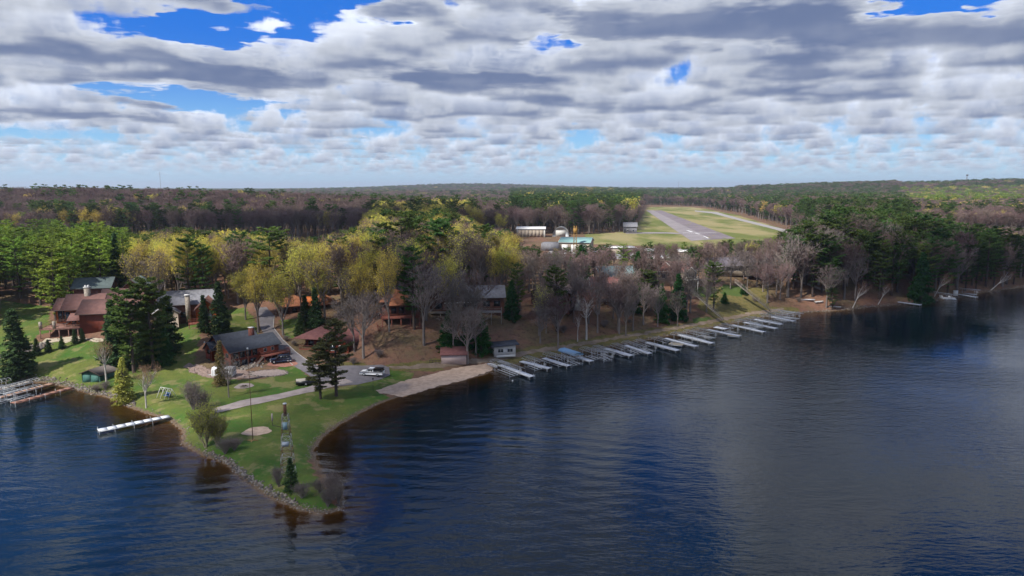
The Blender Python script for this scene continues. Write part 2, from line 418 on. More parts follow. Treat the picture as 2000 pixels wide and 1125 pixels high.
gr = t.mix(t.rng(n1, .35, .62), C4((.050, .118, .020)), C4((.130, .150, .036)))
gr = t.mix(t.rng(n2, .40, .72, 0, .75), gr, C4((.085, .100, .030)))
gr = t.mix(t.rng(t.noise(P, .22, 5, .6), .53, .62, 0, .55), gr, C4((.26, .21, .10)))
gr = t.mix(t.rng(n3, .45, .75, 0, .5), gr, C4((.035, .070, .014)))
brn = t.mix(t.rng(n2, .4, .7), C4((.16, .13, .05)), C4((.09, .09, .03)))
airc = t.mix(t.rng(t.noise(t.vm('MULTIPLY', P, (1, .35, 1)), .03, 5, .6), .42, .60), C4((.125, .145, .040)), C4((.27, .23, .11)))
brk = t.m('MULTIPLY', t.m('SUBTRACT', n2, .5), .9)
def soft(name): return t.rng(t.m('ADD', att(t, name), brk), .35, .65)
cc = t.mix(soft('dull'), litter, brn); cc = t.mix(soft('lawn'), cc, gr); cc = t.mix(soft('bright'), cc, C4((.075, .110, .030))); cc = t.mix(soft('air'), cc, airc)
# bare wet rim at the water's edge, amber sand below it
rim = t.rng(t.m('ADD', pz, t.m('MULTIPLY', t.m('SUBTRACT', n2, .5), .6)), .10, .32, 1, 0)
cc = t.mix(rim, cc, t.mix(t.rng(n3, .4, .7), C4((.17, .12, .08)), C4((.07, .05, .035))))
cc = t.mix(t.rng(pz, -.12, 0.0, 1, 0), cc, t.mix(t.rng(n1, .4, .6), C4((.070, .047, .024)), C4((.042, .030, .016))))
t.l.new(cc, bs.inputs['Base Color'])
bn = t.node('ShaderNodeBump'); bn.inputs['Distance'].default_value = .25; t.put(bn.inputs['Height'], t.m('ADD', n2, t.m('MULTIPLY', n3, .3))); t.l.new(bn.outputs[0], bs.inputs['Normal'])
gme = grid_mesh('ground', MX, MY, MZ, gm, None, {k: blur(v, 1) for k, v in attr.items()})
link('ground', gme, kind='structure')

# ---------------------------------------------------------------- water
wm = bpy.data.materials.new('lake_water'); wm.use_nodes = True; t = NT(wm.node_tree); t.n.clear()
out = t.node('ShaderNodeOutputMaterial')
P = t.node('ShaderNodeNewGeometry').outputs['Position']
dep = att(t, 'depth')
tp = t.node('ShaderNodeBsdfTransparent')
t.put(tp.inputs[0], t.mix(t.rng(dep, 0, 1.1, 0, 1, False), C4((.85, .70, .45)), C4((.38, .27, .13))))
dp = t.node('ShaderNodeBsdfDiffuse'); dp.inputs[0].default_value = (.0030, .0105, .0165, 1)
m1 = t.node('ShaderNodeMixShader'); t.put(m1.inputs[0], t.rng(dep, .25, 1.7)); t.l.new(tp.outputs[0], m1.inputs[1]); t.l.new(dp.outputs[0], m1.inputs[2])
gl = t.node('ShaderNodeBsdfGlossy'); gl.inputs['Roughness'].default_value = .025; gl.inputs[0].default_value = (1, 1, 1, 1)
# wavelets: short wind ripples, longer swell, and waves bending round the point
rp = t.vm('MULTIPLY', P, (1, 1, 0))
calm = t.rng(t.noise(rp, .018, 3, .55), .35, .62, .30, 1.0)
def rot(v, a): return t.node_rot(v, a)
def band(ang, lam, dist, dsc, amp):
    wv = t.node('ShaderNodeTexWave', wave_type='BANDS', bands_direction='X', wave_profile='SIN')
    mp = t.node('ShaderNodeMapping'); t.put(mp.inputs[0], rp); mp.inputs['Rotation'].default_value = (0, 0, R(ang)); 
    t.l.new(mp.outputs[0], wv.inputs['Vector']); wv.inputs['Scale'].default_value = .314 / lam
    wv.inputs['Distortion'].default_value = dist; wv.inputs['Detail Scale'].default_value = dsc; wv.inputs['Detail'].default_value = 2
    return t.m('MULTIPLY', wv.outputs['Fac'], amp)
mp = t.node('ShaderNodeMapping'); t.put(mp.inputs[0], rp); mp.inputs['Rotation'].default_value = (0, 0, R(25)); mp.inputs['Scale'].default_value = (.55, 1.5, 1)
rip = t.m('MULTIPLY', t.noise(mp.outputs[0], .95, 3, .55), .15)
mp2 = t.node('ShaderNodeMapping'); t.put(mp2.inputs[0], rp); mp2.inputs['Rotation'].default_value = (0, 0, R(-20)); mp2.inputs['Scale'].default_value = (.5, 1.4, 1)
rip2 = t.m('MULTIPLY', t.noise(mp2.outputs[0], .30, 2, .5), .15)
_, yy, _ = t.sep(P)
nearw = t.m('MULTIPLY', t.rng(yy, 70, 150, 1.0, 0.15), t.rng(t.sep(P)[0], -10, 40, 1.0, 0.12))
swl = t.m('MULTIPLY', band(78, 3.4, 5.0, .16, .075), nearw)
swl = t.m('MULTIPLY', swl, t.rng(t.noise(rp, .03, 2), .36, .6, .25, 1.2))
tipp = G(690, 900); 
tv = t.vm('DISTANCE', t.vm('MULTIPLY', rp, (.55, 1.0, 1)), (tipp[0] * .55, tipp[1] - 42, 0), out='Value')
ring = t.m('MULTIPLY', t.m('SINE', t.m('ADD', t.m('MULTIPLY', tv, 2 * math.pi / 3.6), t.m('MULTIPLY', t.noise(rp, .12, 3), 6))), .034)
ring = t.m('MULTIPLY', ring, t.rng(t.vm('DISTANCE', rp, (tipp[0] + 16, tipp[1] - 6, 0), out='Value'), 14, 46, 1, 0))
hgt = t.m('ADD', t.m('MULTIPLY', t.m('ADD', rip, rip2), calm), t.m('ADD', swl, ring))
bn = t.node('ShaderNodeBump'); bn.inputs['Distance'].default_value = 1.0; bn.inputs['Strength'].default_value = .75; t.put(bn.inputs['Height'], hgt)
t.l.new(bn.outputs[0], gl.inputs['Normal'])
fr = t.node('ShaderNodeFresnel'); fr.inputs[0].default_value = 1.33; t.l.new(bn.outputs[0], fr.inputs['Normal'])
m2 = t.node('ShaderNodeMixShader'); t.l.new(fr.outputs[0], m2.inputs[0]); t.l.new(m1.outputs[0], m2.inputs[1]); t.l.new(gl.outputs[0], m2.inputs[2])
t.l.new(m2.outputs[0], out.inputs[0])
sel = slice(0, int(np.searchsorted(GY, 900)))
WX, WY, WZ = MX[sel], MY[sel], MZ[sel]
wme = grid_mesh('lake_water', WX, WY, np.zeros(WX.shape), wm, WZ < .06, {'depth': np.maximum(-WZ, 0)})
link('lake_water', wme, kind='structure')

# ---------------------------------------------------------------- paved and sandy surfaces laid on the ground
def drape(name, mt, A, B, n=60, m=6, lift=.06, kind='structure', jit=0, **kw):
    """sheet between two edge lines given as ground points, laid on the ground"""
    def res(L, n):
        L = np.asarray(L, float); s = np.concatenate([[0], np.cumsum(np.hypot(*(L[1:] - L[:-1]).T))]); u = np.linspace(0, s[-1], n)
        return np.stack([np.interp(u, s, L[:, 0]), np.interp(u, s, L[:, 1])], -1)
    a, b = res(A, n), res(B, n); f = np.linspace(0, 1, m)[None, :, None]
    Pn = a[:, None] * (1 - f) + b[:, None] * f
    X, Y = Pn[..., 0], Pn[..., 1]
    if jit: X, Y = X + jit * wob(X, Y, 5, 31), Y + jit * wob(X, Y, 4, 32)
    Z = HZ(X.ravel(), Y.ravel()).reshape(X.shape) + lift
    me = grid_mesh(name, X, Y, Z, mt)
    return link(name, me, kind=kind, **kw)
def disc(name, mt, c, rx, ry, lift=.07, **kw):
    k = 26; rr = np.linspace(0.02, 1, 6)[:, None]; th = np.linspace(0, 2 * np.pi, k + 1)[None, :]
    wv_ = 1 + .07 * np.sin(th * 3 + rx) + .05 * np.sin(th * 5 + 2) + .03 * np.sin(th * 9); X = c[0] + rx * rr * np.cos(th) * wv_; Y = c[1] + ry * rr * np.sin(th) * wv_; Z = HZ(X.ravel(), Y.ravel()).reshape(X.shape) + lift
    return link(name, grid_mesh(name, X, Y, Z, mt), **kw)
def TT(L): return [T(a, b)[:2] for a, b in L]
asph = mat('grey_asphalt', (.17, .155, .165), .9, scale=.6, c2=(.13, .12, .125), bump=.02)
conc = mat('pale_concrete', (.33, .28, .26), .9, scale=.5, c2=(.26, .215, .20))
sand = mat('beach_sand', (.52, .38, .28), .95, scale=.9, c2=(.40, .29, .21), bump=.03)
track = mat('sandy_track', (.25, .19, .14), .95, scale=.4, c2=(.17, .125, .085), bump=.03)
rwy = mat('runway_asphalt', (.21, .175, .185), .9, scale=.08, c2=(.15, .125, .135))
rwy2 = mat('old_runway_asphalt', (.27, .24, .24), .9, scale=.08, c2=(.21, .185, .19))
white = mat('white_paint', (.75, .75, .75), .6)
curbm = mat('kerb_concrete', (.42, .40, .37), .9)
drape('driveway', asph, TT([(497, 602), (506, 620), (508, 640), (522, 662), (548, 690), (572, 714), (604, 735)]), TT([(520, 600), (536, 618), (534, 640), (552, 664), (580, 690), (612, 712), (660, 728)]), 50, 6)
drape('parking_pad', asph, TT([(604, 735), (628, 718), (672, 716), (745, 714), (760, 720)]), TT([(612, 742), (640, 756), (700, 752), (745, 742), (762, 734)]), 30, 6, .064)
drape('garden_path', conc, TT([(408, 802), (470, 784), (540, 772), (600, 758), (640, 742), (660, 734)]), TT([(420, 808), (480, 794), (545, 781), (604, 768), (650, 756), (690, 748)]), 60, 5, .068)
drape('beach', sand, TT([(735, 764), (790, 744), (850, 730), (905, 718), (952, 712), (962, 718)]), TT([(742, 769), (788, 778), (850, 757), (900, 745), (945, 731), (963, 722)]), 110, 12, .085, jit=.32)
drape('shore_track', track, TT([(760, 716), (860, 710), (950, 702), (1050, 683), (1200, 659), (1300, 642), (1400, 624), (1480, 608), (1530, 602)]), TT([(780, 722), (870, 718), (960, 708), (1056, 689), (1200, 665), (1300, 648), (1400, 630), (1480, 614), (1530, 608)]), 200, 5, .05, jit=.5)
drape('gravel_yard', mat('gravel', (.27, .2, .17), .95, scale=2, c2=(.17, .12, .10), bump=.03), TT([(364, 712), (420, 722), (500, 726)]), TT([(366, 726), (430, 742), (520, 738)]), 60, 8, .05, jit=.9)
drape('lodge_path', mat('pale_gravel', (.42, .36, .27), .95, scale=1, c2=(.33, .28, .2), bump=.03), TT([(-10, 694), (30, 690), (70, 672), (90, 662), (140, 658), (200, 662)]), TT([(-10, 702), (34, 697), (75, 682), (100, 670), (150, 668), (230, 670)]), 60, 5, .06, jit=.7)
disc('sand_circle', sand, T(502, 844), 2.5, 2.3, kind='structure')
disc('fire_pit_sand', conc, T(477, 755.5), 2.0, 1.9, kind='structure')
g0 = G
def RW(px, py): return g0(px, py, 12.0)
drape('runway', rwy, [RW(1357, 470), RW(1267, 411)], [RW(1437, 466), RW(1292, 411)], 40, 8, .06)
drape('runway_shoulder', rwy2, [RW(1350, 471), RW(1262, 411)], [RW(1390, 468), RW(1276, 411)], 40, 5, .10)
drape('taxiway', rwy2, [RW(1222, 454), RW(1300, 454), RW(1345, 456)], [RW(1222, 456.5), RW(1300, 456.5), RW(1345, 458.5)], 20, 3, .14)
drape('airfield_road', mat('road_gravel', (.30, .28, .27), .95), [RW(1357, 411), RW(1400, 414.5), RW(1450, 428), RW(1500, 440), RW(1566, 456), RW(1600, 466)], [RW(1357, 413), RW(1392, 417), RW(1445, 431), RW(1495, 443.5), RW(1556, 460), RW(1590, 471)], 60, 3, .08)
drape('town_parking_lot', mat('lot_asphalt', (.30, .29, .29), .9, scale=.1, c2=(.22, .21, .21)), [RW(1075, 486), RW(1200, 484), RW(1330, 487)], [RW(1060, 512), RW(1200, 512), RW(1345, 508)], 40, 8, .07)
def mark(px0, py0, px1, py1, wid, name='runway_marking'):
    a, b = RW(px0, py0), RW(px1, py1); d = (b - a) / np.linalg.norm(b - a); n = np.array((-d[1], d[0])) * wid / 2
    drape(name, white, [a - n, b - n], [a + n, b + n], 12, 3, .16)
mark(1334, 455.2, 1399, 455.2, 1.3); mark(1352, 453.5, 1342, 450.5, 1.6)
mark(1384, 466, 1374, 461.5, .8); mark(1366, 458, 1358, 455.6, .8)
# kerb of the driveway
def kerb(L, name='driveway_kerb'):
    Pn = TT(L); m = MB()
    for a, b in zip(Pn[:-1], Pn[1:]):
        n = max(1, int(np.hypot(*(b - a)) / 1.5))
        for k in range(n):
            p, q_ = a + (b - a) * k / n, a + (b - a) * (k + 1) / n
            m.beam((p[0], p[1], hz(*p) + .06), (q_[0], q_[1], hz(*q_) + .06), .16, .12)
    m.obj(name, curbm, kind='structure')
kerb([(536, 618), (534, 640), (552, 664), (580, 690), (612, 712)]); kerb([(530, 670), (548, 690), (572, 714)])

# ---------------------------------------------------------------- trees
bark_grey = mat('grey_bark', (.20, .17, .155), .9, scale=3, c2=(.13, .11, .10), objvar=.2)
bark_dark = mat('dark_bark', (.085, .06, .05), .9, scale=3, c2=(.05, .04, .035), objvar=.2)
bark_white = mat('birch_bark', (.52, .48, .44), .8, scale=4, c2=(.30, .27, .25))
twig_m = leafmat('bare_twigs', (.22, .155, .14), (.155, .11, .10), .28, .03, .1)
twig_g = leafmat('grey_twigs', (.23, .19, .17), (.16, .135, .125), .25, .02, .1)
twig_o = leafmat('reddish_twigs', (.30, .17, .11), (.22, .14, .10), .2, .02, .1)
twig_y = leafmat('budding_twigs', (.34, .30, .14), (.26, .22, .12), .2, .02, .2)
pine_m = leafmat('pine_needles', (.105, .165, .042), (.062, .105, .032), .28, .03, .35)
pine_l = leafmat('sunlit_pine_needles', (.27, .36, .055), (.15, .225, .042), .22, .02)  # brighter than the other pines: sunlight put into the needle colour
spr_m = leafmat('spruce_needles', (.065, .110, .040), (.042, .074, .032), .25, .02)
fir_m = leafmat('fir_needles', (.035, .115, .028), (.024, .070, .022), .2, .01)
bud_m = leafmat('budding_leaves', (.72, .64, .10), (.54, .45, .10), .26, .022, .4)
olive_m = leafmat('olive_leaves', (.42, .42, .09), (.27, .26, .07), .2, .02, .3)
larch_m = leafmat('brown_needles', (.34, .25, .11), (.22, .18, .08), .15, .01, .3)

def tris(C, size, flat, r, n_per=1, aspect=.6):
    """random triangles at centres C; flat -> mostly horizontal"""
    n = len(C)
    a = r.normal(size=(n, 3)); a[:, 2] *= (1 - flat); a /= np.linalg.norm(a, axis=1, keepdims=True) + 1e-9
    b = r.normal(size=(n, 3)); b[:, 2] *= (1 - flat); b -= a * (a * b).sum(1, keepdims=True); b /= np.linalg.norm(b, axis=1, keepdims=True) + 1e-9
    s = size * r.uniform(.6, 1.4, (n, 1))
    V = np.stack([C + a * s, C - a * s * .5 + b * s * aspect, C - a * s * .5 - b * s * aspect], 1)
    return V.reshape(-1, 3), np.arange(3 * n).reshape(-1, 3)
def ribbons(P, Q, w, r):
    """thin flat strips from P to Q, tapering to a point (triangles)"""
    d = Q - P; a = r.normal(size=P.shape); n = np.cross(d, a); n /= np.linalg.norm(n, axis=1, keepdims=True) + 1e-9
    w = np.asarray(w).reshape(-1, 1) if np.ndim(w) else w
    V = np.stack([P - n * w, P + n * w, Q], 1)
    return V.reshape(-1, 3), np.arange(3 * len(P)).reshape(-1, 3)
def tubes(segs, n=5):
    """segs: list of (p, q, r0, r1)"""
    V = []; F = []
    for p, q, r0, r1 in segs:
        p = np.array(p); q = np.array(q); d = q - p; d = d / (np.linalg.norm(d) + 1e-9)
        a = np.cross(d, (0, 0, 1.0) if abs(d[2]) < .95 else (1.0, 0, 0)); a /= np.linalg.norm(a); b = np.cross(d, a)
        th = np.arange(n) * 2 * np.pi / n; ring = np.outer(np.cos(th), a) + np.outer(np.sin(th), b)
        k = len(V) * n * 2 if False else sum(len(v) for v in V)
        V.append(p + ring * r0); V.append(q + ring * r1)
        i = np.arange(n); F.append(np.stack([k + i, k + (i + 1) % n, k + n + (i + 1) % n, k + n + i], -1))
    return np.concatenate(V), np.concatenate(F)

def conifer(h, seed, style, dens=1.0, ts=1.0):
    r = np.random.default_rng(seed)
    rb = .016 * h + .05
    lean = r.normal(0, .015, 2) * h
    segs = []; N = 7
    def axis(z): return np.array((lean[0] * (z / h) ** 2, lean[1] * (z / h) ** 2, z))
    for i in range(N): segs.append((axis(h * i / N), axis(h * (i + 1) / N), rb * (1 - i / N) + .03, rb * (1 - (i + 1) / N) + .03))
    C = []
    if style == 'pine':
        z0 = h * (r.uniform(.10, .22) if dens < 1.5 else .12); wh_ = np.linspace(z0, h * .985, int(10 + h * .22)); zs_ = np.sort(wh_[r.integers(0, len(wh_), int(h * 3.0 * dens))] + r.normal(0, .09, int(h * 3.0 * dens)))
    else:
        z0 = h * (.04 if style == 'spruce' else .02); zs_ = np.linspace(z0, h * .985, int(h * 3.4 * dens))
    for z in zs_:
        t_ = (z - z0) / (h - z0)
        if style == 'pine':
            L = h * (.25 * math.sin(math.pi * min(1, .16 + .84 * (1 - t_) ** .8)) ** .6 * (1 - t_ * .35) ) * r.uniform(.65, 1.15); up = .10 + .45 * t_
        elif style == 'fir':
            L = h * .26 * (1 - t_) ** .85 * r.uniform(.85, 1.1) + .25; up = -.10
        else:
            L = h * .185 * (1 - t_) ** .9 * r.uniform(.75, 1.12) + .2; up = -.18 + .25 * t_
        nb = 1 if style == 'pine' else 3
        for _ in range(nb):
            a = r.uniform(0, 6.283); d = np.array((math.cos(a), math.sin(a), up))
            if style == 'pine': segs.append((axis(z), axis(z) + d * L * .8, rb * .22 * (1 - t_) + .02, .015))
            k = max(4, int(L * (7.5 if style == 'pine' else 6.5) * dens))
            u = r.uniform(.30 if style == 'pine' else .12, 1.0, k) ** .8
            w_ = .17 * L * (1.15 - u) + .20
            side = np.array((-math.sin(a), math.cos(a), 0))
            c = axis(z) + np.outer(u * L, d) + np.outer(r.normal(0, 1, k) * w_, side)
            c[:, 2] += r.normal(0, .10, k) - (.10 * L * u ** 2 if style != 'pine' else -.06 * L * u ** 2)
            C.append(c)
    C = np.concatenate(C)
    rep = 4
    CC = np.repeat(C, rep, 0) + r.normal(0, .16 * ts, (len(C) * rep, 3)) * ((1.3, 1.3, .5) if style == 'pine' else (1, 1, 1))
    V, F = tris(CC, .30 * ts, .68 if style == 'pine' else .45, r)
    tv, tf = tubes(segs, 5)
    return (tv, tf), (V, F)

def broad(h, seed, spread=.28, dens=1.0, fork=.35, leaves=0, lsize=.22, tw=.035, lean=(0, 0), stems=1, skip_twigs=False, narrow=False):
    """leafless or budding hardwood: trunk, limbs, branches (tubes), twigs (strips) and leaf tufts"""
    r = np.random.default_rng(seed); segs = []; tips = []
    rb = .016 * h + .06
    def grow_(p, d, L, rad, lvl):
        n = 3 if lvl < 2 else 2
        for i in range(n):
            d = d + r.normal(0, .10 + .05 * lvl, 3); d[2] += .07 + .05 * lvl; d /= np.linalg.norm(d)
            q = p + d * L / n; r1 = rad * (1 - .45 * (i + 1) / n)
            segs.append((p, q, rad * (1 - .45 * i / n), max(.012, r1))); p = q
            if lvl < 3 and (i > 0 or lvl > 0):
                for _ in range(2 if lvl else 1):
                    a = r.uniform(0, 6.283); s = spread * 3.0 * r.uniform(.6, 1.2)
                    dd = d + s * np.array((math.cos(a), math.sin(a), r.uniform(-.1, .35))); dd /= np.linalg.norm(dd)
                    grow_(p, dd, L * r.uniform(.45, .62), r1 * .55, lvl + 1)
            elif lvl >= 3: tips.append((p, d, L))
        if lvl < 3:
            for _ in range(2):
                a = r.uniform(0, 6.283); s = spread * 1.5 * r.uniform(.6, 1.2)
                dd = d + s * np.array((math.cos(a), math.sin(a), .2)); dd /= np.linalg.norm(dd)
                grow_(p, dd, L * r.uniform(.5, .7), r1 * .75, lvl + 1)
        tips.append((p, d, L))
    for st in range(stems):
        a = r.uniform(0, 6.28) if stems > 1 else 0
        off = np.array((math.cos(a), math.sin(a), 0)) * (.35 if stems > 1 else 0)
        d0 = np.array((lean[0], lean[1], 1.0)) + off * .7; d0 /= np.linalg.norm(d0)
        base = off * .3
        th = h * fork; mid = base + d0 * th
        segs.append((base - d0 * .3, mid, rb, rb * .72))
        for _ in range(4 if stems == 1 else 2):
            a = r.uniform(0, 6.28); s = spread * r.uniform(.7, 1.5)
            dd = d0 + s * np.array((math.cos(a), math.sin(a), 0)); dd /= np.linalg.norm(dd)
            grow_(mid, dd, h * r.uniform(.36, .46), rb * .5, 1)
        grow_(mid, d0.copy(), h * .42, rb * .62, 1)
    P0 = np.array([t_[0] for t_ in tips]); D0 = np.array([t_[1] for t_ in tips]); L0 = np.array([t_[2] for t_ in tips])
    sc_ = h / P0[:, 2].max(); 
    segs = [(np.array(p) * sc_, np.array(q) * sc_, a, b) for p, q, a, b in segs if a > .03]
    P0 *= sc_
    nt = max(1, int(5 * dens)); PP = np.repeat(P0, nt, 0); DD = np.repeat(D0, nt, 0) + r.normal(0, .45, (len(P0) * nt, 3)) + (0, 0, .25); DD /= np.linalg.norm(DD, axis=1, keepdims=True)
    LL = r.uniform(.4, 1.35, (len(PP), 1)) * h / 18
    Q = PP + DD * LL; crown = [ribbons(PP - DD * .1, Q, tw, r)]
    P2 = PP + (Q - PP) * r.uniform(.2, .9, (len(PP), 1)); D2 = DD + r.normal(0, .6, DD.shape); D2 /= np.linalg.norm(D2, axis=1, keepdims=True)
    Q2 = P2 + D2 * LL * .7; crown.append(ribbons(P2, Q2, tw * .8, r))
    V = np.concatenate([c[0] for c in crown]); F = np.arange(len(V)).reshape(-1, 3); mi = np.zeros(len(F), int)
    if leaves:
        k = int(len(Q) * leaves); c = np.concatenate([Q, Q2])[r.integers(0, 2 * len(Q), k)] + r.normal(0, .22, (k, 3))
        V2, F2 = tris(c, lsize, .2, r); F = np.concatenate([F, F2 + len(V)]); V = np.concatenate([V, V2]); mi = np.concatenate([mi, np.ones(len(F2), int)])
    return tubes(segs, 4), (V, F, mi)

PROTO = {}
def proto(kind, variants, fn, trunk_mat, crown_mats):
    L = []
    for i in range(variants):
        tr, cr = fn(i)
        H = max(cr[0][:, 2].max(), 1)
        tm = mesh(kind + '_trunk', tr[0] / H, tr[1], trunk_mat, smooth=True)
        cm = mesh(kind + '_crown', cr[0] / H, cr[1], crown_mats, midx=cr[2] if len(cr) > 2 else None)
        V = np.concatenate([tr[0], cr[0]]) / H
        jm = mesh(kind, V, [tr[1], cr[1] + len(tr[0])], [trunk_mat] + list(crown_mats), midx=np.concatenate([np.zeros(len(tr[1]), int), 1 + (cr[2] if len(cr) > 2 else np.zeros(len(cr[1]), int))]))
        L.append((tm, cm, jm))
    PROTO[kind] = L
proto('pine', 5, lambda i: conifer(22, 10 + i, 'pine'), bark_dark, [pine_m])
proto('light_pine', 4, lambda i: conifer(22, 30 + i, 'pine', 1.0), bark_dark, [pine_l])
proto('dense_pine', 3, lambda i: conifer(20, 210 + i, 'pine', 1.55, 1.0), bark_dark, [pine_m])
proto('spruce', 4, lambda i: conifer(15, 50 + i, 'spruce'), bark_dark, [spr_m])
proto('fir', 3, lambda i: conifer(14, 60 + i, 'fir'), bark_dark, [fir_m])
proto('bare', 6, lambda i: broad(18, 70 + i, dens=.6, spread=.23, tw=.045), bark_grey, [twig_m])
proto('grey_bare', 4, lambda i: broad(17, 90 + i, dens=.5, spread=.30, tw=.042), bark_grey, [twig_g])
proto('bud', 6, lambda i: broad(19, 110 + i, dens=.6, leaves=2.3, lsize=.155, spread=.15, fork=.24, tw=.035), bark_grey, [twig_y, bud_m])
proto('sparse_bud', 3, lambda i: broad(18, 130 + i, dens=.7, leaves=.8, lsize=.15, spread=.2), bark_grey, [twig_g, bud_m])
proto('birch', 3, lambda i: broad(12, 140 + i, dens=.35, spread=.30, fork=.42, tw=.025), bark_white, [twig_o])
proto('shrub', 3, lambda i: broad(4, 150 + i, dens=.28, spread=.42, fork=.06, stems=7, tw=.018), bark_grey, [twig_g])
# far versions: fewer, larger pieces
proto('far_pine', 3, lambda i: conifer(20, 160 + i, 'pine', .45, 2.2), bark_dark, [pine_m])
proto('far_light_pine', 2, lambda i: conifer(20, 170 + i, 'pine', .5, 2.2), bark_dark, [pine_l])
proto('far_bare', 4, lambda i: broad(17, 180 + i, dens=.4, tw=.085, spread=.22), bark_grey, [twig_m])
proto('far_bud', 2, lambda i: broad(17, 190 + i, dens=.35, tw=.07, leaves=1.3, lsize=.36, spread=.2), bark_grey, [twig_m, bud_m])

TREES = []     # (x, y, radius) already taken
NAME = {'dense_pine': ('pine_tree', 'pine tree'), 'pine': ('pine_tree', 'pine tree'), 'light_pine': ('pine_tree', 'pine tree'), 'spruce': ('spruce_tree', 'spruce tree'), 'fir': ('fir_tree', 'fir tree'), 'bare': ('bare_tree', 'bare tree'),
        'grey_bare': ('bare_tree', 'bare tree'), 'bud': ('budding_tree', 'budding tree'), 'sparse_bud': ('budding_tree', 'budding tree'), 'birch': ('birch_tree', 'birch tree'), 'shrub': ('bare_shrub', 'shrub')}
def place_tree(kind, x, y, h, label, group=None, wid=1.0, parts=True, z=None, tilt=None, rz=None, crown=None):
    tm, cm, jm = PROTO[kind][rnd.randrange(len(PROTO[kind]))]
    nm, cat = NAME[kind]; z = hz(x, y) - .05 if z is None else z
    rot_ = (tilt[0] if tilt else 0, tilt[1] if tilt else 0, rnd.uniform(0, 6.28) if rz is None else rz); s = (h * wid, h * wid, h)
    if parts:
        e = link(nm, None, None, (x, y, z), rot_, s, label, cat, group)
        link('trunk', tm, e); link('crown', cm if crown is None else crown, e)
    else: e = link(nm, jm, None, (x, y, z), rot_, s, label, cat, group)
    TREES.append((x, y, h * .16)); return e
def tree(kind, px, yb, yt, label, wid=1.0, **kw):
    """tree whose foot and top show at rows yb and yt of the photograph"""
    p = T(px, yb); h = max(1.5, top_at(p[0], p[1], yt) - p[2])
    return place_tree(kind, p[0], p[1], h, label, None, wid, True, **kw)

